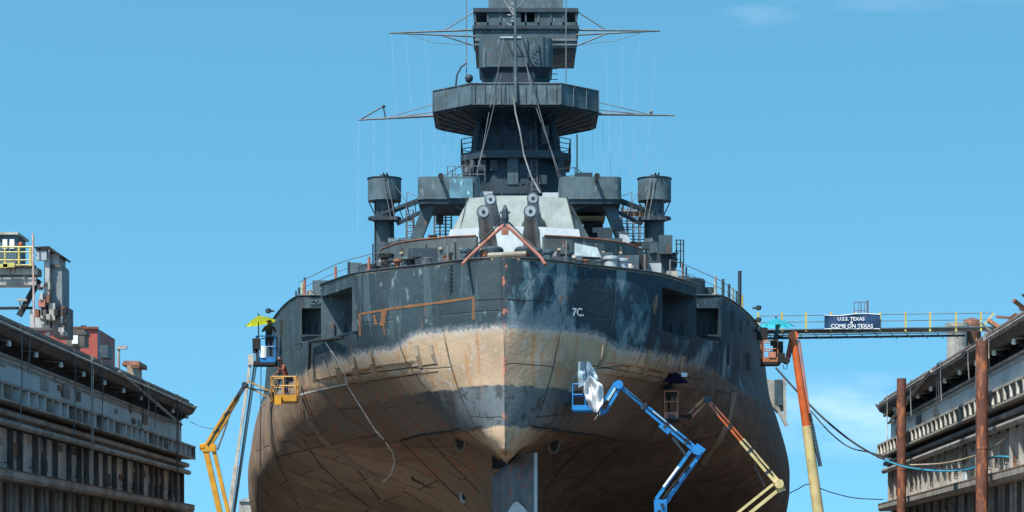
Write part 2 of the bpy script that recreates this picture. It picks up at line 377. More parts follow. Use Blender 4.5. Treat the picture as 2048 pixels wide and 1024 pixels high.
def hull_material():
    k = NT('hull_plating'); X, Y, Zz = k.xyz()
    z = k.math('ADD', Zz, -1.0)
    o = k.map()
    nA = k.noise(o, .35, 8); nB = k.noise(o, 1.4, 8, .65); nC = k.noise(o, 6, 5); nBig = k.noise(k.map((1, 1, 1), (7, 7, 7)), .14, 4)
    st = k.noise(k.map((3.0, 3.0, .22)), 1.0, 7, .6); st2 = k.noise(k.map((1.6, 1.6, .10), (4, 2, 8)), 1.0, 8, .7)
    # plate seams from the plate coordinates
    uvn = k.tc.outputs['UV']
    br = k.n('ShaderNodeTexBrick'); br.inputs['Scale'].default_value = 1.0; br.inputs['Mortar Size'].default_value = .035; br.inputs['Mortar Smooth'].default_value = .6
    br.inputs['Brick Width'].default_value = 4.3; br.inputs['Row Height'].default_value = 1.75; br.offset = .5
    br.inputs['Color1'].default_value = (0, 0, 0, 1); br.inputs['Color2'].default_value = (1, 1, 1, 1); br.inputs['Mortar'].default_value = (.5, .5, .5, 1)
    sw = k.n('ShaderNodeSeparateXYZ'); k.t.links.new(uvn, sw.inputs[0]); cb_ = k.n('ShaderNodeCombineXYZ'); k.t.links.new(sw.outputs[1], cb_.inputs[0]); k.t.links.new(sw.outputs[0], cb_.inputs[1]); k.t.links.new(cb_.outputs[0], br.inputs['Vector'])
    gs = k.noise(k.map((2.6, .16, 1), src='UV'), .5, 7, .6); gs2 = k.noise(k.map((5.5, .25, 1), (3, 7, 0), src='UV'), 1.0, 6, .6)
    seam = br.outputs['Fac']; plate = k.xyz(br.outputs['Color'])[0]
    # rivet-like dark dots
    vo = k.n('ShaderNodeTexVoronoi'); vo.inputs['Scale'].default_value = 2.0; k.t.links.new(o, vo.inputs['Vector']); dots = k.step(vo.outputs['Distance'], .07, .03)
    # --- underwater body
    tanA = k.mix(k.step(nA, .38, .66), (.50, .365, .24), (.33, .235, .155))
    tanA = k.mix(k.math('MULTIPLY', k.step(st, .52, .60), .6), tanA, (.42, .20, .065))
    tanA = k.mix(k.math('MULTIPLY', k.step(nB, .56, .62), .45), tanA, (.50, .46, .40))
    brn = k.mix(k.step(nA, .35, .65), (.32, .22, .145), (.18, .12, .078))
    brn = k.mix(k.math('MULTIPLY', k.step(gs, .52, .64), .45), brn, (.085, .055, .038))
    brn = k.mix(k.math('MULTIPLY', k.step(gs2, .56, .70), .5), brn, (.40, .31, .23))
    brn = k.mix(k.math('MULTIPLY', k.step(nB, .50, .56), .45), brn, (.13, .095, .07))
    brn = k.mix(k.math('MULTIPLY', k.step(k.noise(k.map((1, 1, 1), (3, 1, 8)), .8, 9, .7), .56, .60), .4), brn, (.36, .30, .24))
    brn = k.mix(k.math('MULTIPLY', plate, .55), brn, (.13, .082, .055))
    fore = k.math('MAXIMUM', k.math('MULTIPLY', k.step(Y, 10.0, 14.5), k.step(z, 5.9, 6.6)), k.step(Y, 15, 23))
    low = k.mix(k.math('MULTIPLY', fore, .9), tanA, brn)
    zn = k.math('ADD', z, k.math('MULTIPLY', k.math('ADD', nB, -.5), .5))
    # blue-grey band low on the counter
    band = k.math('MULTIPLY', k.math('MULTIPLY', k.step(zn, 7.95, 7.85), k.step(zn, 6.22, 6.30)), k.step(Y, 15, 12.5))
    low = k.mix(k.math('MULTIPLY', band, .97), low, k.mix(k.step(st, .45, .55), (.060, .078, .088), (.032, .038, .04)))
    pch = k.math('MULTIPLY', k.math('MULTIPLY', band, k.step(k.math('ABSOLUTE', X), 2.2, 1.6)), k.step(nB, .42, .46))  # paler scraped patch near the centre, its lit tone put into the colour
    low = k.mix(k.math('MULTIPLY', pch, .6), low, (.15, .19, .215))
    # darker stained zone between the band and the shelf, forward part
    stz = k.math('MULTIPLY', k.math('MULTIPLY', k.step(zn, 9.0, 8.6), k.step(Y, 3.5, 6)), k.step(Y, 22, 11))
    low = k.mix(k.math('MULTIPLY', stz, .85), low, k.mix(k.step(st, .54, .60), (.12, .088, .06), (.24, .065, .03)))
    # rust runs
    run = k.math('MULTIPLY', k.step(st2, .60, .68), k.step(nBig, .42, .6))
    low = k.mix(k.math('MULTIPLY', run, .7), low, (.26, .075, .03))
    # --- topsides paint; starboard shade is partly put into its darker navy
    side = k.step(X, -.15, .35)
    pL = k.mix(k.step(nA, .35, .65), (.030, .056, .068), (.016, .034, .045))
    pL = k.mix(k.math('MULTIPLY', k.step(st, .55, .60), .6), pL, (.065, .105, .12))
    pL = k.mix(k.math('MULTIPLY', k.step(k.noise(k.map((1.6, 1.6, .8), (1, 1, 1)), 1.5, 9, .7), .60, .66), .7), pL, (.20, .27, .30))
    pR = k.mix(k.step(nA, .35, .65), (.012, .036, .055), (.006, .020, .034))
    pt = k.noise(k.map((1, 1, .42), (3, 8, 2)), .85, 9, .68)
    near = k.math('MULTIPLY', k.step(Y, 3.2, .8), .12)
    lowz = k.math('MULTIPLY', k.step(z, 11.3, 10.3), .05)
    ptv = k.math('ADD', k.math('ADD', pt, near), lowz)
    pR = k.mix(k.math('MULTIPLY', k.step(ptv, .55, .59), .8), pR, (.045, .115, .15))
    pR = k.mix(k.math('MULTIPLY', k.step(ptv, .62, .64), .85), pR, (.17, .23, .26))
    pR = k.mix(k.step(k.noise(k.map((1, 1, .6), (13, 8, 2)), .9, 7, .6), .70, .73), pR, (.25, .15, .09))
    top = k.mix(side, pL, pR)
    topf = k.math('MULTIPLY', side, k.step(Y, 17, 26))
    top = k.mix(topf, top, k.mix(k.step(nB, .4, .6), (.085, .075, .08), (.11, .06, .055)))
    top = k.mix(k.math('MULTIPLY', k.step(k.noise(k.map((2, 2, .5), (3, 1, 6)), .8, 9, .7), .63, .68), .8), top, (.22, .10, .045))
    wl = k.math('SUBTRACT', k.math('SUBTRACT', 10.2, k.math('MULTIPLY', k.step(Y, 2.6, 4.0), .55)), k.math('MULTIPLY', k.step(Y, 11.5, 18), .55))
    low = k.mix(k.math('MULTIPLY', k.math('MULTIPLY', k.step(X, 0, 2), k.step(Y, 5, 12)), .8), low, k.mix(k.step(nB, .42, .58), (.115, .07, .052), (.06, .036, .028)))  # starboard flank: maroon stain, with the side's shade put into the colour
    und = k.math('MULTIPLY', k.math('MULTIPLY', k.step(zn, 6.36, 6.30), k.step(zn, 5.2, 6.1)), k.math('MULTIPLY', k.step(Y, 1.5, 4), k.step(Y, 15, 12)))  # shade under the counter's overhang, put into the hull colour
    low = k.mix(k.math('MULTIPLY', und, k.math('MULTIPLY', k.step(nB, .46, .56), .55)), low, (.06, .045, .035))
    d = k.math('SUBTRACT', k.math('ADD', z, k.math('ADD', k.math('MULTIPLY', k.math('ADD', nC, -.5), .5), k.math('MULTIPLY', k.math('ADD', st, -.5), k.math('ADD', .15, k.math('MULTIPLY', k.step(Y, 3, 9), .9))))), wl)
    low = k.mix(k.math('MULTIPLY', plate, .22), low, (.16, .11, .075))
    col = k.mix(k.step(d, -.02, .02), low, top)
    hz = k.math('MULTIPLY', k.math('MULTIPLY', k.step(d, -.3, -.02), k.step(d, .28, .0)), k.math('MULTIPLY', k.step(Y, 16, 8), .42))
    col = k.mix(hz, col, (.42, .43, .44))
    # drips of the dark paint below the line further forward
    dr = k.math('MULTIPLY', k.math('MULTIPLY', k.step(st, .50, .62), k.step(d, -1.5, -.1)), k.step(Y, 7, 13))
    col = k.mix(k.math('MULTIPLY', k.math('MULTIPLY', dr, k.step(d, .1, -.05)), .75), col, (.045, .06, .07))
    col = k.mix(k.math('MULTIPLY', seam, k.math('ADD', .25, k.math('MULTIPLY', k.step(z, 10.2, 9.4), .55))), col, (.03, .025, .022))
    col = k.mix(k.math('MULTIPLY', dots, .6), col, (.035, .028, .022))
    # scuffs on the centre line
    cl = k.math('MULTIPLY', k.step(k.math('ABSOLUTE', k.math('ADD', X, .0)), .16, .05), k.step(nB, .52, .58))
    col = k.mix(k.math('MULTIPLY', cl, .8), col, (.50, .17, .11))
    hgt = k.math('SUBTRACT', k.math('ADD', k.math('ADD', k.math('MULTIPLY', nC, .25), k.math('MULTIPLY', plate, .9)), k.math('MULTIPLY', nB, .8)), k.math('MULTIPLY', seam, .8))
    k.bump(hgt, .8, .07)
    return k.fin(col, k.math('ADD', .55, k.math('MULTIPLY', nB, .3)))
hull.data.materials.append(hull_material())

def ribbon(pts, w, mat, name, off=.02, parent=None):
    """a painted line laid on the hull along photo pixels"""
    m = MB(); rows = []
    fine = []
    for a, c in zip(pts[:-1], pts[1:]):
        n = max(2, int(math.hypot(c[0]-a[0], c[1]-a[1])/6))
        fine += [(a[0]+(c[0]-a[0])*i/n, a[1]+(c[1]-a[1])*i/n) for i in range(n)]
    fine.append(pts[-1])
    for i, p in enumerate(fine):
        a = fine[max(i-1, 0)]; c = fine[min(i+1, len(fine)-1)]
        dx, dy = c[0]-a[0], c[1]-a[1]; L = math.hypot(dx, dy) or 1; ww = w*(.7+.6*random.random())/2
        q = []
        for sg in (-1, 1):
            h = hit(p[0]-dy/L*ww*sg, p[1]+dx/L*ww*sg)
            if h is None: q = None; break
            n_ = (W(p[0], p[1], 99)-h).normalized(); q.append(h+n_*off); 
        if q: rows.append(q)
    vs = [v for q in rows for v in q]; fs = [(2*i, 2*i+1, 2*i+3, 2*i+2) for i in range(len(rows)-1)]
    m.add(vs, fs)
    return part(name, m, mat, parent or hull)
PAINTO = steel('orange_paint_line', (.25, .115, .05), dark=.7, streak=.6, scale=3)
CHALK = steel('white_primer_line', (.62, .62, .60), dark=.6, scale=3)
ribbon([(716, 629), (790, 616), (870, 606), (948, 595)], 5, PAINTO, 'painted_line')
ribbon([(947, 597), (947, 640)], 5, PAINTO, 'painted_line')
ribbon([(719, 630), (720, 672)], 4, PAINTO, 'painted_line')
ribbon([(748, 630), (752, 650)], 5, PAINTO, 'painted_line'); ribbon([(768, 622), (764, 652)], 9, PAINTO, 'painted_line')
ribbon([(650, 684), (676, 722), (688, 745), (695, 772), (720, 812), (750, 860), (768, 880)], 2.6, CHALK, 'chalk_line')
ribbon([(768, 880), (785, 905), (789, 925), (782, 948), (764, 966)], 2.8, CHALK, 'chalk_line')
ribbon([(600, 789), (640, 779), (694, 768)], 3.5, CHALK, 'chalk_line')
SCRAPE = steel('pale_scrape', (.24, .19, .145), dark=.8, scale=2)
ribbon([(600, 800), (615, 840), (650, 885), (700, 925), (758, 962)], 9, SCRAPE, 'bilge_strip', .05)
ribbon([(1469, 785), (1462, 830), (1440, 880), (1405, 930)], 9, SCRAPE, 'bilge_strip', .05)
SEAMD = steel('dark_seam', (.03, .022, .018))
for pts, w in (([(540, 806), (545, 860), (552, 910), (580, 980), (600, 1020)], 3), ([(600, 870), (640, 930), (700, 985), (740, 1015)], 4), ([(552, 914), (620, 898), (700, 880), (760, 868)], 3),
               ([(1530, 880), (1440, 870), (1360, 890)], 3), ([(1500, 905), (1480, 960), (1440, 1015)], 3), ([(690, 752), (780, 741), (872, 728)], 4), ([(700, 768), (780, 757), (876, 743)], 3),
               ([(1345, 760), (1250, 742), (1160, 727)], 3), ([(948, 600), (1008, 597)], 2), ([(1015, 598), (1100, 604)], 3), ([(700, 920), (760, 1000)], 4), ([(640, 960), (720, 1000)], 3),
               ([(1180, 880), (1120, 940), (1085, 990)], 3), ([(1230, 900), (1150, 980)], 3), ([(850, 872), (900, 925), (960, 985)], 3), ([(800, 880), (870, 950), (930, 1010)], 3)):
    ribbon(pts, w*.6, SEAMD, 'plate_seam', .015)
for sd in (-1, 1):
    part('counter_edge_shade', MB().path([(Xc(100+s_)+sd*(b(s_, 6.36)+.01), 100+s_-.02, 6.32) for s_ in np.arange(1.6, 11.5, .5)], .035, 5), steel('black_grime_and_shade', (.012, .014, .016)))  # black line that paints the shadow under the counter's edge
# the tan vertical fins just under the paint line
FIN = steel('pale_tan_fin', (.36, .29, .215), dark=.6, rust=.3, scale=2)
for sgn, lst in ((-1, [(703, 712, 760), (738, 705, 752), (830, 690, 735), (860, 690, 728), (672, 735, 765)]), (1, [(1205, 690, 735), (1295, 700, 752), (1335, 708, 758), (1362, 712, 758)])):
    for px, y0, y1 in lst:
        m = MB(); q = []
        for t in (0, .5, 1):
            py = y0+(y1-y0)*t; x = px+(-sgn)*8*t*1.2
            h = hit(x, py); h2 = hit(x+6, py)
            if h is None or h2 is None: continue
            q.append((h, h2))
        if len(q) == 3:
            nrm = Vector((sgn*.7, -.7, 0))
            m.loft([[h+nrm*.12*s_, h2+nrm*.12*s_, h2-nrm*.1, h-nrm*.1] for (h, h2), s_ in zip(q, (.5, 1, .3))])
            part('hull_fin', m, FIN)
# white marks, copied as they stand on the plating
def marks(txt, px, py, hpx, mat):
    h = hit(px, py); h1 = hit(px-6, py); h2 = hit(px+6, py)
    if not (h and h1 and h2): return
    ax = (h2-h1).normalized(); sc = hpx/F*h.y
    vs, fs = text_mesh(txt, sc*1.4, .004); nn = Vector((-ax.y, ax.x, 0)).normalized(); nn = nn if nn.y < 0 else -nn
    m = MB(); m.add([h+ax*v.x+Vector((0, 0, 1))*(v.y-sc*.5)+nn*(v.z+.05) for v in vs], fs); part('painted_marks', m, mat, hull)
WMARK = steel('white_chalk_marks', (.50, .58, .62), dark=.8)
WMARK2 = steel('faint_white_chalk_marks', (.12, .17, .19), dark=.8)
marks('7C.', 1155, 624, 16, WMARK)
marks('CTA', 632, 604, 9, WMARK2)

# main deck
dk = [(Xc(100+s)-b(s, 13), 100+s) for s in SG if s > .05]; dk2 = [(Xc(100+s)+b(s, 13), 100+s) for s in SG[::-1] if s > .05]
part('main_deck', MB().prism(dk+dk2, 12.9, 13.0), steel('weathered_deck', (.22, .18, .13)))
# rolled deck-edge moulding and its dark line
for sd in (-1, 1):
    pts = [(Xc(100+s)+sd*(b(s, 13)+.02), 100+s-(.02 if s < 1 else 0), 13.0) for s in list(np.arange(.1, 1, .1))+list(np.arange(1, 9.1, .6))+[9.2, 9.3, 11, 13.05, 13.2]+list(np.arange(13.8, 60, .6))]
    part('deck_edge', MB().path(pts, .045, 6), GREYD)
# casemate recesses
for ic, (s0, s1, z0, z1) in enumerate(WINS):
    for sd in (-1, 1):
        def P(s, t, z): return (Xc(100+s)+sd*t, 100+s, z)
        m = MB()
        if ic == 0: bi = 4.2; so, si = s0, s1; bo0, bo1 = b(s0, z1), b(s1, z1)
        else: bi = 8.34; so, si = 13.16, 14.3; bo0 = bo1 = 9.42
        m.add([P(si, bo1, z0), P(si, bi, z0), P(si, bi, z1), P(si, bo1, z1)], [(0, 1, 2, 3)])
        m.add([P(so, bi, z0), P(si, bi, z0), P(si, bi, z1), P(so, bi, z1)], [(0, 1, 2, 3)])
        if ic == 0: m.add([P(so, bi, z0), P(so, bo0, z0), P(so, bo0, z1), P(so, bi, z1)], [(0, 1, 2, 3)])
        else: m.add([P(so, bo0, z0), P(si, bo0, z0), P(si, bo0, z1), P(so, bo0, z1)], [(0, 1, 2, 3)])
        ns = np.linspace(so, si, 8)
        for za in (z0, z1):
            m.add([P(s, bi, za) for s in ns]+[P(s, (b(s, za) if ic == 0 else bo0), za) for s in ns], [(i, i+1, 9+i, 8+i) for i in range(7)])
        cw = part('casemate_recess', m, (GREY if ic == 0 else TOPG) if sd < 0 else (GREYD if ic == 0 else GREY))  # darker paint chosen to put shade into the recesses, starboard darker still
        mm = MB()
        for f in (.25, .5, .75):
            x = bi+(bo1-bi)*f if ic else 6.2+1.9*f; part('stiffener', MB().box(P(si-.05, x, z0+.35), (.06, .1, .7)), GREYD, cw)
        if ic == 0: mm.beam(P(s0+.05, b(s0, z0)+.03, z0), P(s1-.05, b(s1, z0)+.03, z0), .06)
        else: mm.beam(P(13.1, 8.2, z0-.02), P(13.1, 9.5, z0-.02), .07)
        part('sill', mm, GREYD, cw)
# pale side panels and slots on the casemate deck, dark scuttles
for px, y0, y1, w in ((1462, 622, 662, 8), (1480, 640, 668, 5), (1494, 640, 652, 4), (560, 640, 668, 5), (1492, 706, 740, 8), (1455, 690, 730, 4)):
    q = [hit(px, y0), hit(px+w, y0), hit(px+w, y1), hit(px, y1)]
    if all(q): part('side_port', MB().slab([p+Vector((0, -.03, 0)) for p in q], (0, -.04, 0)), DARK)
# pipe frame standing on the port quarter, and small lamps and fairleads on the silhouettes
h0, h1, h2 = hit(624, 738), hit(626, 684), hit(690, 676)
if h0 and h1 and h2: part('side_pipe', MB().path([p+Vector((-.12, -.12, 0)) for p in (h0, h1, h2)], .06, 6), DARK)
for px, py in ((566, 622), (565, 640), (561, 660), (1500, 616), (1508, 640), (1514, 660)):
    sg = -1 if px < 1000 else 1
    p = W(px, py, 124); t = b(24, min(p.z, 13))
    q = Vector((Xc(124)+sg*(t+.22), 124, p.z))
    m = MB().tube(q-Vector((sg*.3, 0, 0)), q, .05).lathe(q-Vector((0, 0, .12)), [(.02, 0), (.14, .05), (.14, .22), (.02, .26)], 10)
    part('side_lamp', m, GREYD)
# rudder with pale trailing edge
RY0, RY1 = 107.3, 103.4
pA = W(987, 940, RY0); pT = W(1070, 900, RY1)
rud = MB()
def rring(z, xa, xb, ya, yb, th):
    A = Vector((xa, ya, z)); B = Vector((xb, yb, z)); n = Vector((B.y-A.y, -(B.x-A.x), 0)).normalized()
    out = []
    for t, k in ((0, .12), (.12, .55), (.35, 1), (.7, .75), (.97, .28)): out.append(A.lerp(B, t)+n*th*k)
    out.append(A.lerp(B, 1.0)+n*th*.2); out.append(A.lerp(B, 1.0)-n*th*.2)
    for t, k in ((.97, .28), (.7, .75), (.35, 1), (.12, .55), (0, .12)): out.append(A.lerp(B, t)-n*th*k)
    return out
rows = []
for i, z in enumerate((5.36, 5.2, 5.0, 4.8, 4.6, 4.5, 4.2, 3.6, 2.6, 1.4, .4, -.5)):
    fl = min(1, (5.36-z)/.86)
    A = W(981, 940, RY0); B = W(1070, 1000, RY1)
    xa = A.x+(1-fl)*1.15; ya = RY0-(1-fl)*1.8
    rows.append(rring(z, xa+i*.012, B.x, ya, RY1, .24))
RUDM = steel('rudder_blue_grey', (.12, .17, .195), rust=.4, rustcol=(.36, .07, .045), streak=.5, scale=1.2)
rudder = part('rudder', rud.loft(rows), RUDM, smooth=False)
Bx = W(1070, 1000, RY1).x
part('trailing_edge', MB().beam((Bx+.03, RY1-.06, 5.36), (Bx+.03, RY1-.06, -.5), .13, .12), WHITE, rudder)
part('white_patch', MB().slab([(W(1012+a, 1024-c, 105).x, 104.62-.031*a*.6+.0, Z(1024-c, 105)) for a, c in ((0, -6), (46, -6), (36, 8), (22, 20), (14, 16))], (0, -.05, 0)), WHITE, rudder)
_a, _c = W(984, 900, 107.5), W(1056, 938, 107.5)
part('rudder_trunk_shade', MB().box(((_a.x+_c.x)/2, 107.3, (_a.z+_c.z)/2), (_c.x-_a.x, .3, _a.z-_c.z)), DARK)  # dark box added to stand for the shadow between counter and rudder
part('rudder_stock', MB().tube((Xc(106.5), 106.3, 5.0), (Xc(106.5), 106.3, 6.2), .35, n=14), DARK)
# shaft openings in the run of the hull
for px, py, a in ((921, 881, -1), (1106, 884, 1)):
    h = hit(px, py)
    if h:
        nn = Vector((a*.45, -.85, -.25)).normalized()
        rim = []; RIM = steel('grimy_tan_rim', (.17, .13, .095), rust=.3)
        up = Vector((0, 0, 1)); e1 = nn.cross(up).normalized(); e2 = e1.cross(nn)
        ring = [h+nn*.06+(e1*math.cos(t)*.27+e2*math.sin(t)*.46) for t in np.linspace(0, 2*math.pi, 21)]
        so = part('shaft_opening', MB().path(ring, .07, 6), RIM)
        part('bore', MB().slab([h+nn*.05+(e1*math.cos(t)*.17+e2*math.sin(t)*.36) for t in np.linspace(0, 2*math.pi, 17)[:-1]], nn*.03), DARK, so)
h = hit(926, 992)
if h: part('hull_opening', MB().slab([h+Vector((math.cos(t)*.16, -.06, math.sin(t)*.34)) for t in np.linspace(0, 6.283, 13)[:-1]], (0, -.03, 0)), WHITE)
if h: part('hull_opening', MB().slab([h+Vector((.05+math.cos(t)*.10, -.12, math.sin(t)*.22)) for t in np.linspace(0, 6.283, 13)[:-1]], (0, -.03, 0)), DARK)
_n0 = ribbon([(814, 968), (857, 994)], 42, steel('dark_maroon_grating', (.04, .016, .012)), 'sea_chest', .03, SHIP)

# ------------------------------------------------------------------ turrets, guns, breakwaters
def P(t, Y, z): return Vector((Xc(Y)+t, Y, z))
def T(px, Y): return (px-CX)/F*Y-Xc(Y)
def turret(Yf, zb, zt, tf, bf, tr, L, mat, name='gun_turret', rise=0):
    top = [P(-tf, Yf+.9, zt), P(-tf*.35, Yf+.75, zt+.12), P(tf*.35, Yf+.75, zt+.12), P(tf, Yf+.9, zt), P(tr, Yf+4.5, zt+.1+rise), P(tr, Yf+L-1.5, zt+.1+rise), P(tr*.6, Yf+L, zt+.1+rise), P(-tr*.6, Yf+L, zt+.1+rise), P(-tr, Yf+L-1.5, zt+.1+rise), P(-tr, Yf+4.5, zt+.1+rise)]
    bot = [P(-bf, Yf+.1, zb), P(-bf*.35, Yf, zb), P(bf*.35, Yf, zb), P(bf, Yf+.1, zb), P(tr+1.35, Yf+4.3, zb), P(tr+.9, Yf+L-1.5, zb), P(tr*.6, Yf+L+.2, zb), P(-tr*.6, Yf+L+.2, zb), P(-tr-.9, Yf+L-1.5, zb), P(-tr-1.35, Yf+4.3, zb)]
    return part(name, MB().loft([bot, top]), mat)
# superfiring turret under pale canvas
tu = turret(140.6, 19.35, 21.75, 2.75, 3.35, 3.1, 11, CANV)
part('canvas_hem', MB().path([P(-3.45, 140.62, 19.5), P(-1.8, 140.5, 19.72), P(1.8, 140.5, 19.72), P(3.45, 140.62, 19.5)], .05, 6), GREYD, tu)
part('canvas_corner_rope', MB().tube(P(-3.3, 140.9, 19.5), P(-2.85, 141.4, 21.8), .03), WIRED, tu)
part('canvas_corner_rope', MB().tube(P(3.35, 140.75, 19.4), P(2.78, 141.4, 21.8), .04), WIRED, tu)
for i in range(5):
    f = i/5
    part('canvas_fold', MB().tube(P(3.5+.9*f, 141+3*f, 19.4), P(2.85+.2*f, 141.6+2.5*f, 21.7), .025), GREYD, tu)
part('barbette', MB().lathe(P(0, 146.5, 13), [(4.6, 0), (4.6, 6.4)], 40), GREYD, smooth=True)
# after turret with its white roof, lower
tu5 = turret(127.6, 15.0, 18.15, 3.3, 3.9, 3.3, 11, WHITE, rise=.12)
part('barbette', MB().lathe(P(0, 133.5, 13), [(4.6, 0), (4.6, 2.05)], 40), GREYD, smooth=True)
part('turret_seam', MB().beam(P(-.55, 127.75, 15.2), P(-.5, 128.4, 17.9), .04), GREY, tu5)
GUN = steel('gun_barrel_grey', (.085, .11, .125), rough=.45, dark=.6, streak=.4, scale=1.5)
GMZ = steel('gun_muzzle_pale', (.30, .36, .39), rough=.5, scale=3)
def barrel(px, py, Ym, Yb, r0, r1, par, bl=None):
    a = W(px, py, Ym); c = Vector((a.x+SHK*(Yb-Ym), Yb, a.z-.15))
    d = (c-a)
    m = MB().path([a, a+d*.03, a+d*.035, a+d*.35, a+d*.5, a+d*.52, c], [r0*1.08, r0*1.08, r0*.98, r0*1.15, r0*1.25, r1, r1*1.08], 20)
    g = part('gun_barrel', m, GUN, par, smooth=True)
    part('muzzle_cap', MB().path([a+Vector((0, -.05, 0)), a], [r0*.8, r0*.86], 18), GMZ, par)
    part('muzzle_rim', MB().path([a+Vector((0, -.07, 0)), a+Vector((0, -.045, 0))], [r0*.28, r0*.3], 12), DARK, par)
    if bl: 
        bm_ = MB(); rs = [r1*1.1, r1*1.35, r1*1.7, r1*1.75, r1*2.0]
        bm_.path([c-d.normalized()*(2.6-.65*i) for i in range(5)], rs, 14)
        part('gun_bloomer', bm_, steel('brown_canvas_bloomer', (.075, .07, .065), dark=.5, streak=.8, scale=2, bump=.8), par, smooth=True)
    return g
barrel(967, 424, 116.5, 129.0, .30, .42, tu5); barrel(1061, 423, 116.5, 129.0, .30, .42, tu5)
barrel(981, 399, 130.5, 141.6, .30, .42, tu, True); barrel(1066, 397, 130.5, 141.6, .30, .42, tu, True)
# curved breakwaters either side
BWM = steel('breakwater_grey', (.075, .095, .10), rust=.14, dark=.6, light=.6, streak=.6)
for sd in (-1, 1):
    pl = [(1.55, 113.5), (2.8, 113.9), (4.2, 114.8), (5.3, 116), (6.1, 118), (6.5, 121), (6.6, 126)]
    fine = []
    for (a, c) in zip(pl[:-1], pl[1:]):
        fine += [(a[0]+(c[0]-a[0])*i/4, a[1]+(c[1]-a[1])*i/4) for i in range(4)]
    fine.append(pl[-1])
    m = MB()
    m.loft([[P(sd*t, Y, 13), P(sd*t, Y, 15.72), P(sd*(t-.1), Y+.08, 15.72), P(sd*(t-.1), Y+.08, 13)] for t, Y in fine])
    bw = part('breakwater', m, BWM)
    part('rim', MB().path([P(sd*t, Y, 15.75) for t, Y in fine], .045, 6), RUST, bw)
    for k_ in (3, 7, 11, 15):
        t, Y = fine[k_]; part('stiffener', MB().box(P(sd*(t+.06), Y-.05, 14.3), (.07, .07, 2.5)), BWM, bw)
    for k_ in range(2, 20, 3):
        t, Y = fine[k_]; part('hook', MB().box(P(sd*(t+.05), Y-.06, 15.15+.1*(k_ % 2)), (.14, .1, .1)), steel('rust_bleached_hook', (.5, .42, .28), rust=.4), bw)
# big round deck fittings astern
for px, z0 in ((986, 0), (1050, 0)):
    c = W(px, 516, 105.5); c.z = 13
    part('capstan', MB().lathe(c, [(.5, 0), (.5, .12), (.3, .25), (.3, .55), (.42, .6), (.45, .68), (.45, 1.05), (.35, 1.15), (.02, 1.17)], 20), GREYD, smooth=True)
part('deck_beam', MB().tube(W(966, 512, 101.3), W(1052, 508, 101.3), .12, n=10), steel('worn_pale_pipe', (.33, .30, .24), rust=.3))
part('deck_beam_end', MB().lathe(W(966, 516, 101.3)-Vector((0, 0, .05)), [(.16, 0), (.22, .1), (.2, .35), (.05, .4)], 12), RUST)
# A-frame over the stern
apx = W(1010, 447, 101.6)
fl_, fr_ = W(938, 514, 100.75), W(1080, 513, 100.75)
af = part('stern_a_frame', MB().tube(apx, fl_, .068, n=10).tube(apx, fr_, .068, n=10), RUSTP)
part('spur', MB().tube(fl_, W(925, 529, 99.9), .07, n=8), RUSTP, af)
part('spur', MB().tube(fr_, W(1091, 530, 99.9), .07, n=8), RUSTP, af)
part('guy', MB().tube(W(1004, 443, 102), W(928, 514, 101.2), .035), WIRED, af)
part('guy', MB().tube(W(1016, 443, 102), W(1086, 512, 101.2), .035), WIRED, af)
part('sheave_block', MB().box(apx+Vector((0, 0, -.15)), (.3, .2, .42)).lathe(apx+Vector((0, 0, .05)), [(.12, 0), (.16, .15), (.12, .5), (.04, .7)], 10), GREYD, af)
part('crosshead', MB().tube(W(1000, 425, 102.2), W(1020, 425, 102.2), .05).tube(W(1010, 418, 102.2), W(1010, 448, 102.2), .08), GREYD, af)
part('brass_block', MB().box(W(1010, 462, 101.4), (.28, .16, .3)), RUSTP, af)
# ladder rungs and hanging bits on the counter
for i in range(7):
    hh = hit(903, 532+i*8)
    if hh: part('rung', MB().box(hh+Vector((-.03, -.04, 0)), (.22, .05, .03)), DARK, hull)

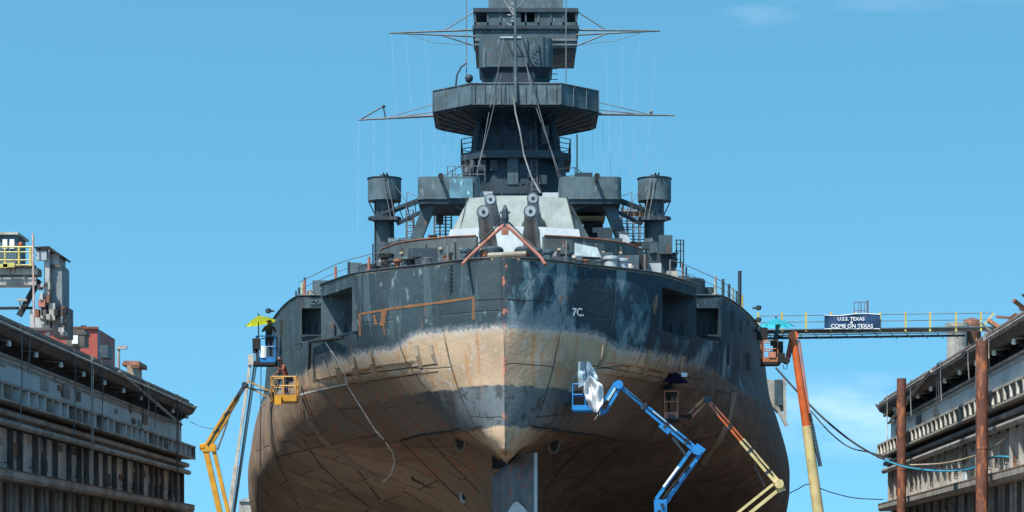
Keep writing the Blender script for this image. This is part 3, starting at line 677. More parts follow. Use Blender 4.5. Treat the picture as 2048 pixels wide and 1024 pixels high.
# ------------------------------------------------------------------ side gun tubs, platforms and their supports
def ngon(c, rx, ry, n, rot=0): return [(c[0]+rx*math.cos(2*math.pi*k/n+rot), c[1]+ry*math.sin(2*math.pi*k/n+rot)) for k in range(n)]
def rrect(cx, cy, hx, hy, r, n=5):
    out = []
    for qx, qy, a0 in ((1, 1, 0), (-1, 1, 90), (-1, -1, 180), (1, -1, 270)):
        for i in range(n+1):
            a = R(a0+90*i/n); out.append((cx+qx*(hx-r)+r*math.cos(a), cy+qy*(hy-r)+r*math.sin(a)))
    return out
for sd in (-1, 1):
    Y = 150; c = P(sd*8.1, Y, 0); zt = Z(358, Y); zb = Z(403, Y)
    tb = part('gun_tub', MB().tub(ngon((c.x, c.y), 1.0, 1.0, 24), zb, zt), TOPG, smooth=True)
    part('lip', MB().path([(x, y, zt) for x, y in ngon((c.x, c.y), 1.02, 1.02, 24)]+[(c.x+1.02, c.y, zt)], .04, 6), GREYD, tb)
    part('column', MB().tube((c.x, c.y, 13), (c.x, c.y, zb+.05), .58, n=20), GREY, tb, smooth=True)
    for a in range(6):
        an = a*math.pi/3
        part('bracket', MB().beam((c.x+.95*math.cos(an), c.y+.95*math.sin(an), zb+.02), (c.x+.5*math.cos(an), c.y+.5*math.sin(an), zb-.95), .07), GREYD, tb)
    part('ring_gallery', MB().lathe((c.x, c.y, Z(440, Y)), [(.6, 0), (1.0, .02), (1.0, .14), (.6, .16)], 20, caps=False), GREYD, tb)
    part('ladder', MB().tube((c.x-sd*.25, c.y-1.05, zt-.2), (c.x-sd*.7, c.y-1.2, Z(445, Y)), .03).tube((c.x-sd*.0, c.y-1.05, zt-.2), (c.x-sd*.45, c.y-1.2, Z(445, Y)), .03), WIRE, tb)
    mg = part('machine_gun', MB().box((c.x, c.y, zt+.05), (.5, .5, .35)).tube((c.x, c.y-.3, zt+.08), (c.x, c.y-1.2, zt+.16), .05).tube((c.x+.2, c.y-.3, zt+.08), (c.x+.2, c.y-1.2, zt+.16), .05), DARK, tb)
    part('vertical_drain', MB().tube((c.x-.55, c.y-.3, 13), (c.x-.55, c.y-.3, zb), .05), GREYD, tb)
    # inner platform
    Y = 147; t0, t1 = 2.35, 6.0; cc = P(sd*(t0+t1)/2, Y+2.6, 0); zt, zb = Z(353, Y), Z(398, Y)
    pf = part('gun_platform', MB().tub(rrect(cc.x, cc.y, (t1-t0)/2, 2.6, .5), zb, zt, t=.1), TOPG, smooth=True)
    for z_ in (zb-.03,): part('platform_floor', MB().prism(rrect(cc.x, cc.y, (t1-t0)/2-.05, 2.5, .5), zb-.25, zb-.01), GREYD, pf)
    if sd < 0:
        part('scraped_panel', MB().box((P(T(922, Y), Y-.1, 0)).xy.to_3d()+Vector((0, 0, Z(377, Y))), (1.38, .06, 1.15)), TEAL, pf)
    gx = P(sd*T(858, Y)*-1 if sd > 0 else T(858, Y), Y, Z(363, Y)); 
    gx = P(sd*4.55, Y, Z(364, Y)+.1)
    gb = part('gun_barrel', MB().path([gx+Vector((0, .4, .0)), gx+Vector((0, -1.35, .03))], [.12, .10], 12), GUN, pf)
    part('muzzle_collar', MB().path([gx+Vector((0, -1.3, .03)), gx+Vector((0, -1.45, .03))], [.17, .17], 12), DARK, pf)
    # broad leg and tie beams
    a0, a1 = P(sd*T(862, 148)*-1, 148.3, Z(402, 148)), P(sd*T(832, 148)*-1, 148.3, 13.0)
    a1 = a0+(P(sd*T(829, 148)*-1, 148.3, Z(484, 148))-a0)*2.1
    part('platform_leg', MB().beam(a0, a1, .66, .8), GREY, pf)
    part('cross_tie', MB().beam(P(sd*3.0, 148, zb-.15), P(sd*4.9, 148, zb-.2), .12).beam(P(sd*2.3, 147.6, zb-.9), P(sd*4.2, 147.6, zb-.2), .1), GREYD, pf)
    # lattice arm out to the tub column
    u0, u1 = P(sd*5.3, 148.6, Z(392, 149)), P(sd*8.6, 149.4, Z(432, 149)+.05)
    lo0, lo1 = P(sd*5.0, 148.6, Z(412, 149)), P(sd*7.3, 149.4, Z(446, 149))
    arm = MB().beam(u0, u1, .16, .16).beam(lo0, lo1, .2, .22).beam(u0+Vector((0, 1.2, 0)), u1+Vector((0, .8, 0)), .14)
    for i in range(6):
        f0 = i/6; f1 = (i+1)/6
        A_ = u0.lerp(u1, f0*.85); B_ = lo0.lerp(lo1, f1)
        arm.beam(A_, B_, .06)
    part('lattice_arm', arm, GREYD, pf)
    gal = part('arm_gallery', MB().box(P(sd*8.0, 149.3, Z(437, 149)), (1.5, 1.0, .2)), GREYD, pf)
    part('gallery_rail', MB().tube(P(sd*6.7, 148.9, Z(437, 149)), P(sd*6.7, 148.9, Z(385, 149)), .025).tube(P(sd*6.7, 148.9, Z(385, 149)), P(sd*5.6, 148.7, Z(400, 149)), .02).tube(P(sd*6.7, 148.9, Z(405, 149)), P(sd*7.4, 149, Z(372, 149)), .02), WIRE, gal)

# ------------------------------------------------------------------ main mast tower
TM = -.42
def PM(t, dy, z): 
    return Vector((Xc(165)+TM+t, 165+dy, z))
def octo(h, fl, z, dy=0): return [PM(x, y+dy, z) for x, y in ((-fl, -h), (fl, -h), (h, -fl), (h, fl), (fl, h), (-fl, h), (-h, fl), (-h, -fl))]
tow = part('mast_tower', MB().loft([octo(3.4, 1.6, 13), octo(3.2, 1.5, 25.2), octo(2.95, 1.4, 28.3), octo(2.5, 1.3, 30.6)]), NAVY)
for i, (x0, x1) in enumerate(((-2.3, -3.1), (2.2, 3.3), (-.9, -.9), (1.1, 1.2))):
    part('mast_leg', MB().tube(PM(x1, -3.1 if abs(x0) > 1 else -3.25, 25.0), PM(x0, -2.2 if abs(x0) > 1 else -2.5, 30.6), .24 if abs(x0) > 1 else .06, n=10), GREYD, tow)
def deckring(h, fl, z0, z1, name, mat, par):
    return part(name, MB().loft([octo(h, fl, z0), octo(h, fl, z1)]), mat, par)
deckring(3.6, 2.2, Z(318, 162), Z(303, 162), 'tower_platform', GREYD, tow)
deckring(3.25, 1.7, Z(388, 162), Z(366, 162), 'bridge_deck', GREYD, tow)
deckring(3.0, 1.5, Z(330, 162), Z(326, 162), 'tower_band', GREYD, tow)
def rail(ptsf, z, h, name, par, mat, n=3, r=.022, posts=True):
    m = MB()
    for k in range(n):
        zz = z+h*(k+1)/n
        for a, c in zip(ptsf[:-1], ptsf[1:]): m.tube((a[0], a[1], zz), (c[0], c[1], zz), r, n=4)
    if posts:
        for a in ptsf: m.tube((a[0], a[1], z), (a[0], a[1], z+h), r*1.3, n=4)
    return part(name, m, mat, par)
ro = octo(3.55, 2.1, 0); o_ = [(p.x, p.y) for p in ro]; o_.append(o_[0])
fine = []
for a, c in zip(o_[:-1], o_[1:]): fine += [a, ((a[0]+c[0])/2, (a[1]+c[1])/2)]
fine.append(o_[-1])
rail(fine, Z(303, 162), .95, 'platform_rail', tow, WIRED, r=.03)
part('tower_ladder', MB().tube(PM(1.05, -3.3, 25.3), PM(.95, -2.75, 30), .03).tube(PM(1.4, -3.3, 25.3), PM(1.3, -2.75, 30), .03), WIRE, tow)
for i in range(14):
    f = i/14; part('ladder_rung', MB().tube(PM(1.05-.1*f, -3.3+.55*f, 25.4+4.6*f), PM(1.4-.1*f, -3.3+.55*f, 25.4+4.6*f), .022, n=4), WIRE, tow)
for px, py in ((935, 365), (1086, 400)):
    part('tower_locker', MB().box(W(px, py-40 if py > 380 else py-8, 161.6), (.5, .3, .6)), GREYD, tow)
for t in (-1.3, -.2, 1.0, 2.1): part('scuttle', MB().tube(PM(t, -2.75, 29.6), PM(t, -2.95, 29.5), .2, n=14), DARK, tow)
for t in (-2.2, -1.4): part('locker', MB().box(PM(t, -3.1, 27.0), (.55, .3, .7)), GREYD, tow)
# lookout platform: big octagonal tub
h8, f8 = 5.35, 2.85
zb8, zt8 = 30.52, 31.85
def oxy(h, f): return [(p.x, p.y) for p in octo(h, f, 0)]
lk = part('lookout_platform', MB().tub(oxy(h8, f8), zb8, zt8, t=.12), TOPG)
LPOL = oxy(h8, f8)
part('rim', MB().path([(x, y, zt8+.02) for x, y in LPOL]+[(*LPOL[0], zt8+.02)], .06, 6), GREY, lk)
part('lower_rim', MB().path([(x, y, zb8) for x, y in LPOL]+[(*LPOL[0], zb8)], .05, 6), GREYD, lk)
part('underside', MB().prism(oxy(h8-.1, f8-.05), zb8-.12, zb8-.02), GREYD, lk)
for k_ in range(8):
    a = Vector((*LPOL[k_], 0)); c = Vector((*LPOL[(k_+1) % 8], 0))
    for f in (0, .33, .67):
        q = a.lerp(c, f); ctr = PM(0, 0, 0)
        dirv = Vector((q.x-ctr.x, q.y-ctr.y, 0)); 
        part('wall_rib', MB().box(Vector((q.x, q.y, (zb8+zt8)/2))+dirv.normalized()*.03, (.07, .07, 1.25)), TOPG, lk)
        inn = ctr+dirv*.45
        part('underside_bracket', MB().beam((q.x-dirv.x*.06, q.y-dirv.y*.06, zb8-.15), (inn.x, inn.y, zb8-.9), .09), NAVY, lk)
fit = random.Random(21)
for i in range(26):
    z_ = fit.uniform(25.6, 30.2); t_ = fit.uniform(-2.3, 2.3); hh_ = 3.25-(z_-25.2)*.13
    kd = fit.random(); c = PM(t_, -hh_-.05, z_)
    if abs(t_) > 1.4: c = PM(t_, -hh_+abs(t_)-1.35, z_)
    if kd < .35: part('scuttle', MB().path([c+Vector((0, .1, 0)), c+Vector((0, -.08, 0))], .14, 12), DARK, tow)
    elif kd < .7: part('junction_box', MB().box(c, (.22, .2, .3)), fit.choice((GREY, GREYD)), tow)
    else: part('conduit', MB().tube(c, c-Vector((0, 0, fit.uniform(.8, 1.8))), .03, n=5), GREY, tow)
part('tower_door', MB().box(PM(-.2, -3.27, 26.6), (.7, .1, 1.7)), GREY, tow); part('tower_door', MB().box(PM(1.9, -3.1, 29.0), (.5, .1, 1.2)), GREYD, tow)
for i in range(9):
    part('rivet_strip', MB().box(PM(-2.6+.65*i, -h8-.04, zb8+.66), (.03, .03, 1.2)), GREYD, lk)
# trunk up to the director drum
part('mast_trunk', MB().loft([octo(2.25, 1.3, 30.6), octo(2.2, 1.2, 34.0)]), NAVY)
for k_ in range(5): part('trunk_rung', MB().tube(PM(2.2, -1.5, 32.2+.35*k_), PM(2.75, -1.5, 32.2+.35*k_), .03, n=5), WIRED)
dr = part('director_drum', MB().tub(rrect(PM(0, 0, 0).x, 165, 2.4, 2.4, .7, 5), 33.55, Z(75, 162.6), t=.1), GREY, smooth=True)
part('drum_skirt', MB().loft([[(x, y, 33.55) for x, y in rrect(PM(0, 0, 0).x, 165, 2.38, 2.38, .7, 5)], [(x, y, 33.0) for x, y in rrect(PM(0, 0, 0).x, 165, 2.0, 2.0, .6, 5)]]), NAVY, dr)
part('drum_frame', MB().tube(PM(-.65, -2.5, 35.4), PM(-.2, -2.5, 34.3), .03).tube(PM(.75, -2.5, 35.4), PM(.8, -2.5, 33.6), .03).tube(PM(-.2, -2.5, 34.4), PM(.8, -2.5, 34.4), .03), WIRED, dr)
part('rubbing_strip', MB().box(PM(-.3, -2.44, 35.45), (1.4, .06, .1)), WHITE, dr)
# topmast in front of the tower with its dangling gear
part('topmast', MB().path([PM(.0, -5.6, 30.6), PM(0, -5.2, 34), PM(-.1, -4.6, 39)], [.12, .1, .07], 10), GREY)
part('topmast_strut', MB().tube(PM(-1.6, -3.6, 38.9), PM(-.15, -4.6, 36.4), .05).tube(PM(-.9, -3.8, 38.9), PM(-.1, -4.6, 36.4), .05).tube(PM(1.2, -3.2, 38.6), PM(.2, -4.6, 36.9), .05), WIRE)
tl = MB()
for i in range(16):
    a = PM(-.35+random.uniform(-.25, .1), -4.5, 38.6-i*.18); tl.beam(a, a+Vector((random.uniform(.1, .35), 0, random.uniform(-.2, .1))), .05)
part('tattered_gear', tl, steel('bleached_rope', (.42, .45, .46)))
# davit pipe, lamp, aerials on the lookout platform
part('davit', MB().path([W(911, 222, 160.8), W(911, 175, 160.8), W(914, 150, 160.8), W(922, 134, 160.8), W(933, 126, 160.8)], .06, 8), GREYD, lk)
part('signal_lamp', MB().lathe(W(938, 172, 160.8), [(.05, 0), (.05, .2), (.22, .32), (.27, .5), (.22, .68), (.05, .75)], 14), GREYD, lk)
for px, y0, y1 in ((933, 0, 165), (1132, 0, 170)):
    part('aerial', MB().tube(W(px, y1, 161), W(px, y0-6, 161), .035, n=5), WIRE, lk)
# yards
YD = steel('yard_grey', (.12, .14, .15))
for sd, x0, x1, y0, y1 in ((-1, 716, 876, 240, 231), (1, 1350, 1190, 231, 228)):
    yd = part('yardarm', MB().path([W(x0, y0, 166), W(x1, y1, 166)], [.05, .10], 8), YD, lk)
    part('yard_lift', MB().tube(W(x0+sd*-50, y0-2, 166), W(x1, 206 if sd < 0 else 203, 166), .03, n=5), WIRE, lk)
    part('yard_brace', MB().tube(W(x0+sd*-50, y0-1, 166), W(x1, y1-9, 166), .035, n=5), WIRE, lk)
    if sd < 0: part('gaff', MB().tube(W(722, 238, 166), W(768, 212, 166), .05, n=6).tube(W(766, 210, 166), W(771, 236, 166), .05, n=6).lathe(W(768, 216, 166), [(.02, 0), (.15, .08), (.02, .2)], 8), GREYD, lk)
    else: part('insulator', MB().lathe(W(1302, 231, 166), [(.05, 0), (.1, .15), (.12, .25), (.03, .4)], 8), WIRE, lk)

# ------------------------------------------------------------------ foretop far behind the tower
YF = 200
ft = part('foretop', MB().box(W(1051, 77, YF+4).xy.to_3d()+Vector((0, 0, (Z(58, YF)+Z(96, YF))/2)), (8.1, 8, Z(58, YF)-Z(96, YF))), GREY)
cxF = W(1051, 0, YF+4).x
part('foretop_floor', MB().box((cxF, YF+4, Z(55, YF)), (8.5, 8.4, .28)), GREYD, ft)
part('foretop_roof', MB().box((cxF, YF+4, Z(21, YF)), (8.4, 8.4, .32)), GREYD, ft)
part('foretop_upper_house', MB().box((cxF, YF+4, Z(0, YF)+.25), (6.0, 6, 2.0)), TOPG, ft)
for i in range(9):
    x = cxF-4.05+8.1*i/8
    for yy in (YF, YF+8): part('window_post', MB().box((x, yy, (Z(25, YF)+Z(52, YF))/2), (.14, .14, Z(25, YF)-Z(52, YF))), GREY, ft)
part('window_sill', MB().box((cxF, YF-.02, Z(49, YF)), (8.2, .1, .32)), GREY, ft)
part('window_panel', MB().box((cxF-1.7, YF+.05, Z(38, YF)), (2.6, .06, 1.0)).box((cxF+2.0, YF+.05, Z(38, YF)), (2.6, .06, 1.0)), GREY, ft)
part('inner_house', MB().box((cxF+.3, YF+4, Z(38, YF)), (3.4, 5, 1.2)), NAVY, ft)
part('lower_band', MB().box((cxF, YF-.05, Z(80, YF)), (8.15, .12, .16)).box((cxF, YF-.05, Z(90, YF)), (8.15, .12, .1)), WIRE, ft)
part('lower_bay', MB().loft([[(cxF+2.0, YF, Z(96, YF)), (cxF+4.05, YF, Z(96, YF)), (cxF+4.05, YF+5, Z(96, YF)), (cxF+2.0, YF+5, Z(96, YF))], [(cxF+2.0, YF+.5, Z(110, YF)), (cxF+3.0, YF+.5, Z(105, YF)), (cxF+3.0, YF+4, Z(105, YF)), (cxF+2.0, YF+4, Z(110, YF))]]), NAVY, ft)
part('fore_mast_leg', MB().tube((cxF, YF+6, 13), (cxF, YF+5, Z(90, YF)), 1.0, .6, n=14), NAVY)
for sd in (-1, 1):
    part('fore_mast_leg', MB().tube((cxF+sd*1.3, YF+2, 13), (cxF+sd*.8, YF+3, Z(90, YF)), .5, n=12), NAVY)
for sd, xt, yt, xe in ((-1, 779, 66, 950), (1, 1320, 62, 1152)):
    tip = W(xt, yt, YF)
    part('upper_yardarm', MB().path([tip, W(xe, 60, YF)], [.06, .09], 6), YD, ft)
    part('upper_yard_chord', MB().path([tip, W(xe, 73 if sd < 0 else 70, YF)], [.05, .08], 6), YD, ft)
    part('upper_yard_brace', MB().path([W(xt-sd*100, yt+3, YF), W(xe, 92, YF)], .06, 6), YD, ft)
    part('upper_yard_lift', MB().path([W(xe-sd*-60 if sd > 0 else xe-60, 60, YF), W(xe, 22, YF)], .05, 6), YD, ft)
    part('foot_rope', MB().path([W(xt-sd*40, yt+4, YF), W(xt-sd*90, yt+20, YF), W(xe, 90, YF)], .02, 4), WIRE, ft)

# ------------------------------------------------------------------ rigging
def wire(pts, r, mat=WIRE, name='rigging_wire', n=4):
    return part(name, MB().path(pts, r, n), mat)
wire([W(1028, 196, 159.5), W(1031, 225, 159), W(1040, 262, 158.5), W(1048, 310, 158), W(1062, 352, 157), W(1081, 386, 155)], .05, steel('pale_hawser', (.20, .22, .23)))
wire([W(1030, 196, 159.6), W(1028, 150, 160.5), W(1030, 75, 161)], .06, GREYD)
for a, c in (((1002, 150), (954, 345)), ((1008, 75), (980, 215)), ((1053, 130), (1130, 400)), ((978, 225), (955, 340)), ((1072, 215), (1128, 372)), ((1043, 75), (1066, 205))):
    wire([W(a[0], a[1], 159.3), W((a[0]+c[0])/2+1, (a[1]+c[1])/2+3, 158.6), W(c[0], c[1], 158)], .024)
TW = steel('thin_halyard', (.20, .28, .33))
rng = random.Random(3)
for px in (717, 748, 776): wire([W(px, 240, 166), W(px+rng.uniform(-3, 2), 460, 158)], .009, TW, n=3)
for px in (1350, 1322, 1292): wire([W(px, 231, 166), W(px-34, 352, 158)], .010, TW, n=3)
for px, q_ in ((783, 792), (812, 824), (850, 862)): wire([W(px, 68, YF), W(q_, 240, 180)], .009, TW, n=3)
for px, q_ in ((1316, 1290), (1280, 1262), (1246, 1240), (1210, 1222)): wire([W(px, 66, YF), W(q_, 350, 165)], .009, TW, n=3)
for px in (842, 868, 890, 906, 928, 1166, 1186, 1205, 1232): wire([W(px, 240, 167), W(px+rng.uniform(-5, 5), 352, 160)], .008, TW, n=3)
wire([W(1154, 268, 158), W(1154, 350, 157)], .05, GREYD, 'whip_aerial')

# ------------------------------------------------------------------ boat deck clutter behind the turrets
def pbox(name, x0, y0, x1, y1, Y, d, mat, par=None, **k):
    a, c = W(x0, y0, Y), W(x1, y1, Y)
    return part(name, MB().box(((a.x+c.x)/2, Y+d/2, (a.z+c.z)/2), (abs(c.x-a.x), d, abs(a.z-c.z))), mat, par)
base = part('superstructure_deck', MB().prism([(P(-9, 140, 0).x, 141), (P(9, 140, 0).x, 141), (P(9, 190, 0).x, 195), (P(-9, 190, 0).x, 195)], 13, 15.6), GREYD)
pbox('deckhouse', 930, 392, 1140, 520, 156, 14, GREYD)
pbox('deckhouse', 935, 383, 985, 402, 150, 3, WHITE); pbox('deckhouse', 1085, 385, 1128, 402, 150, 3, WHITE)
# plywood shelter and scaffolds
sh = pbox('plywood_shelter', 1157, 412, 1204, 438, 152, 2.4, PLY)
part('shelter_opening', MB().box(W(1196, 419, 151.95), (.55, .06, .45)), steel('dark_plum_curtain', (.05, .01, .02)), sh)
part('curved_grab', MB().path([W(1166, 425, 151.9), W(1170, 433, 151.9), W(1178, 436, 151.9), W(1186, 431, 151.9)], .05, 5), DARK, sh)
part('shelter_floor', MB().box(W(1181, 440, 152), (1.7, 2.4, .14)), steel('pale_timber_edge', (.5, .42, .24)), sh)
pbox('shelter_base', 1168, 445, 1206, 480, 152, 2, GREYD, sh); pbox('white_sheet', 1185, 455, 1205, 465, 151.8, .1, LETT, sh)
def scaffold(x0, x1, y0, y1, Y, nx, ny):
    m = MB()
    for i in range(nx+1):
        px = x0+(x1-x0)*i/nx
        for yy in (Y, Y+1.6): a, c = W(px, y0, Y), W(px, y1, Y); m.tube((a.x, yy, a.z), (c.x, yy, c.z), .035, n=5)
    for j in range(ny+1):
        py = y0+(y1-y0)*j/ny
        for yy in (Y, Y+1.6): a, c = W(x0, py, Y), W(x1, py, Y); m.tube((a.x, yy, a.z), (c.x, yy, c.z), .03, n=5)
    for px_ in (x0, x1):
        a = W(px_, y0, Y); m.tube((a.x, Y, a.z), (a.x, Y+1.6, a.z), .03, n=5)
    sf = part('scaffold', m, WIRE)
    for j in (1, ny): 
        py = y0+(y1-y0)*j/ny; a, c = W(x0, py, Y), W(x1, py, Y)
        part('scaffold_board', MB().box(((a.x+c.x)/2, Y+.8, a.z-.05), (abs(c.x-a.x), 1.5, .06)), PLY, sf)
scaffold(868, 902, 400, 482, 153, 3, 6); scaffold(1244, 1292, 410, 484, 153, 4, 6); scaffold(812, 826, 420, 490, 154, 1, 6)
pbox('orange_locker', 856, 470, 874, 484, 150, 1, steel('rust_brown_locker', (.2, .08, .03))); pbox('grey_cabinet', 872, 420, 886, 445, 152, 1, GREY)
part('carley_drum', MB().tube(W(776, 486, 138), W(792, 486, 138), .28, n=14), GREY, smooth=True); part('winch', MB().tube(W(796, 484, 138), W(818, 482, 138), .2, n=10).box(W(806, 488, 138), (.7, .5, .35)), GREYD)
part('winch', MB().tube(W(1290, 486, 138), W(1306, 484, 138), .25, n=10).box(W(1296, 492, 138), (.7, .5, .4)), GREYD)
# rails at the bridge level either side of the tower
for pts in ([(888, 352), (905, 340), (935, 327)], [(1118, 338), (1150, 335), (1170, 350)]):
    q = [W(x, y, 158) for x, y in pts]
    m = MB().path(q, .025, 4).path([p-Vector((0, 0, .5)) for p in q], .02, 4)
    for p in q: m.tube(p, p-Vector((0, 0, 1.0)), .03, n=4)
    part('sloping_rail', m, WIRED)
rail([(W(x, 0, 152).x, 152) for x in (895, 910, 925, 940, 955, 970)], Z(365, 152), 1.0, 'bridge_rail', SHIP, WIRE, n=2)
part('searchlight', MB().lathe(W(935, 362, 156), [(.15, 0), (.3, .2), (.35, .5), (.25, .8), (.05, .9)], 12), GREYD)
pbox('vent_trunk', 1150, 345, 1185, 352, 152, 2, GREYD); pbox('wash_deck_locker', 1160, 398, 1200, 410, 151, 1, GREYD)

# ------------------------------------------------------------------ things on the weather deck
def on_deck(px, dy=.5):
    e_ = edge(px); s = -1 if px < 1015 else 1
    return Vector((e_.x-s*dy, e_.y+dy*.6, 13.0))
def post(px, ytop, mat, r=.05, name='stanchion'):
    p = on_deck(px, .25); z = Z(ytop, p.y); return part(name, MB().tube(p, (p.x, p.y, z), r, n=6).box((p.x, p.y, 13.05), (r*4, r*4, .1)), mat)
for px, yt, m_, r in ((600, 560, RUSTP, .07), (609, 555, GREY, .06), (593, 566, CREAM, .05), (587, 575, GREY, .06), (581, 582, GREY, .05), (660, 533, RUSTP, .07), (686, 524, GREYD, .06), (728, 514, RUSTP, .07), (734, 488, GREYD, .035), (885, 492, WIRE, .04),
                      (1140, 495, WIRE, .04), (1300, 508, WIRE, .05), (1352, 520, WIRE, .04), (1377, 528, RUST, .05), (1384, 534, GREY, .05), (1436, 552, CONCW, .07), (1457, 558, GREY, .08), (1469, 568, GREY, .07), (1477, 576, CONCW, .06), (1484, 582, GREY, .05), (1490, 542, GREYD, .10), (1495, 590, YRAIL, .06)):
    post(px, yt, m_, r)
# wire runs between the stanchions
for lst, h in (((587, 600, 660, 686, 728, 760), .75), ((1352, 1384, 1436, 1457, 1477, 1490), .8)):
    q = [on_deck(x, .25)+Vector((0, 0, h)) for x in lst]; wire(q, .018, WIRE, 'lifeline'); wire([p-Vector((0, 0, .35)) for p in q], .015, WIRE, 'lifeline')
for px, w, hgt, m_ in ((751, .5, .75, DARK), (762, .45, .5, GREYD), (1158, .45, .55, GREY), (1123, .4, .5, GREY), (908, .4, .55, GREY), (928, .3, .45, GREY), (870, .35, .5, GREY), (1098, .35, .5, GREY), (1247, .55, .55, WHITE), (1268, .55, .5, WHITE), (718, .3, .4, GREYD), (1196, .3, .3, RUST), (1224, .3, .35, GREY)):
    p = on_deck(px, .55)
    part('bitts', MB().lathe(p, [(w/2, 0), (w/2, hgt*.7), (w*.62, hgt*.75), (w*.62, hgt*.95), (w*.5, hgt)], 14), m_, smooth=True)
def crate(px, w, d, h, mat, dy=.9, name='deck_locker', z=13.0, rz=0):
    p = on_deck(px, dy); return part(name, MB().box((p.x, p.y+d/2, z+h/2), (w, d, h), rz), mat)
crate(770, 1.2, 1, 1.0, GREYD, 1.6)
lb = crate(1215, 1.05, .9, .55, GREYD, .8, 'covered_crate'); 
p = on_deck(1215, .8); part('tarpaulin', MB().loft([[(p.x-.55, p.y-.05, 13.5), (p.x+.55, p.y-.05, 13.45), (p.x+.5, p.y+1, 13.5), (p.x-.5, p.y+1, 13.5)], [(p.x-.55, p.y, 14.05), (p.x+.4, p.y, 13.85), (p.x+.35, p.y+.9, 13.9), (p.x-.4, p.y+.9, 14.1)]]), steel('pale_blue_tarpaulin', (.40, .50, .53), streak=.8, scale=2, bump=.8), lb)
crate(1302, .9, .8, .8, GREY, 1.0); crate(1345, .7, .7, .65, WHITE, .8); crate(1326, .6, .8, .9, DARK, .9)
crate(1283, .8, .7, .9, GREY, 1.6); crate(632, 1.4, 1.6, .72, TOPG, .6); crate(655, .5, .6, .95, TOPG, 1.2); crate(703, .9, .8, .4, GREY, .8); crate(688, .4, .4, .6, GREYD, .8)
p = on_deck(1416, 1.6); part('round_tank', MB().lathe(p, [(.95, 0), (.95, .78), (.9, .84), (.02, .87)], 24), GREYD, smooth=True)
crate(1396, .6, .8, .95, GREYD, 1.0); crate(1448, .8, .6, .5, GREYD, .8); crate(1372, .5, .5, .5, CONCW, .6)
fr_rng = random.Random(11)
for i in range(64):
    px = fr_rng.choice([fr_rng.uniform(600, 930), fr_rng.uniform(1090, 1480)]); p = on_deck(px, fr_rng.uniform(.3, 1.8)); kd = fr_rng.random(); sc = fr_rng.uniform(.6, 1.2)
    mt = fr_rng.choice((GREY, GREYD, GREYD, CONCW, RUST, DARK, WIRE))
    if kd < .3: part('cleat', MB().box(p+Vector((0, 0, .08*sc)), (.12*sc, .2, .16*sc)).tube(p+Vector((-.22*sc, 0, .18*sc)), p+Vector((.22*sc, 0, .18*sc)), .05*sc, n=6), mt)
    elif kd < .55: part('mushroom_vent', MB().lathe(p, [(.09*sc, 0), (.09*sc, .3*sc), (.2*sc, .34*sc), (.17*sc, .44*sc), (.02, .48*sc)], 10), mt)
    elif kd < .8: part('deck_box', MB().box(p+Vector((0, 0, .2*sc)), (.4*sc, .3, .4*sc), fr_rng.uniform(-.5, .5)).box(p+Vector((0, 0, .42*sc)), (.44*sc, .34, .04)), mt)
    else: part('hose_reel', MB().path([p+Vector((-.12, 0, .25)), p+Vector((.12, 0, .25))], .22*sc, 12).box(p+Vector((0, 0, .1)), (.2, .1, .2)), mt)
# machinery, cabinet and ladder cage on the starboard quarter
Ym = 128
mc = pbox('machinery_house', 1296, 505, 1352, 548, Ym, 3, GREYD)
part('cabinet', MB().box(W(1331, 490, Ym-.4), (.68, .5, .95)), GREY, mc); pbox('vent_stack', 1300, 486, 1308, 506, Ym-.2, .3, GREY, mc)
part('strut', MB().beam(W(1340, 510, Ym-.3), W(1356, 520, Ym-.3), .12).beam(W(1356, 505, Ym-.3), W(1340, 528, Ym-.3), .1), GREYD, mc)
cg = MB()
for px in (1353, 1361, 1367): cg.tube(W(px, 480, Ym), W(px, 535, Ym), .035, n=5)
for py in (480, 488, 502, 525): cg.tube(W(1350, py, Ym), W(1368, py, Ym), .03, n=5)
part('ladder_cage', cg, GREYD, mc)
pbox('tall_cabinet', 1196, 455, 1225, 478, 142, 1.2, GREYD); pbox('pale_cabinet', 1205, 476, 1245, 498, 130, 1.5, GREY)
part('pale_tarp', MB().slab([W(1240, 468, 134), W(1255, 470, 134), W(1262, 482, 134), W(1248, 494, 134), W(1238, 486, 134)], (0, .3, 0)), WHITE)
# sponson gear hanging on the starboard side
Ys = 158
sg_ = part('side_gangway', MB().slab([W(1532, 757, Ys), W(1570, 766, Ys), W(1572, 820, Ys), W(1556, 826, Ys), W(1540, 806, Ys)], (0, .6, 0)), CONCW)
part('frame', MB().beam(W(1568, 756, Ys-.2), W(1570, 838, Ys-.2), .18).beam(W(1552, 812, Ys-.2), W(1574, 852, Ys-.2), .22).beam(W(1556, 758, Ys-.2), W(1574, 770, Ys-.2), .12), CONCW, sg_)
part('sheet', MB().box(W(1557, 785, Ys-.3), (.5, .1, 1.6)), GREY, sg_)

# ------------------------------------------------------------------ dry dock: floor, water, side walls
DK = (1180-CX)/F                                # direction of the dock's axis
def D(rel, Y, z): return Vector((rel+DK*Y, Y, z))
k = NT('harbour_water'); wv = k.noise(k.map((.5, .2, 1)), 1.0, 6); k.bump(wv, .4, .3)
wat = mk('harbour_water', MB().box((0, 3000, -9), (9000, 9000, .2)), k.fin((.02, .05, .06), .12), loc=(0, 3000, -9), kind='structure')
_df = mk('dock_floor', MB().loft([[D(-36, 60, -3.4), D(30, 60, -3.4), D(30, 330, -3.4), D(-36, 330, -3.4)], [D(-36, 60, -2.6), D(30, 60, -2.6), D(30, 330, -2.6), D(-36, 330, -2.6)]]),
   steel('wet_dock_floor', (.14, .12, .10), rust=.3, scale=.3, rough=.5), kind='structure')
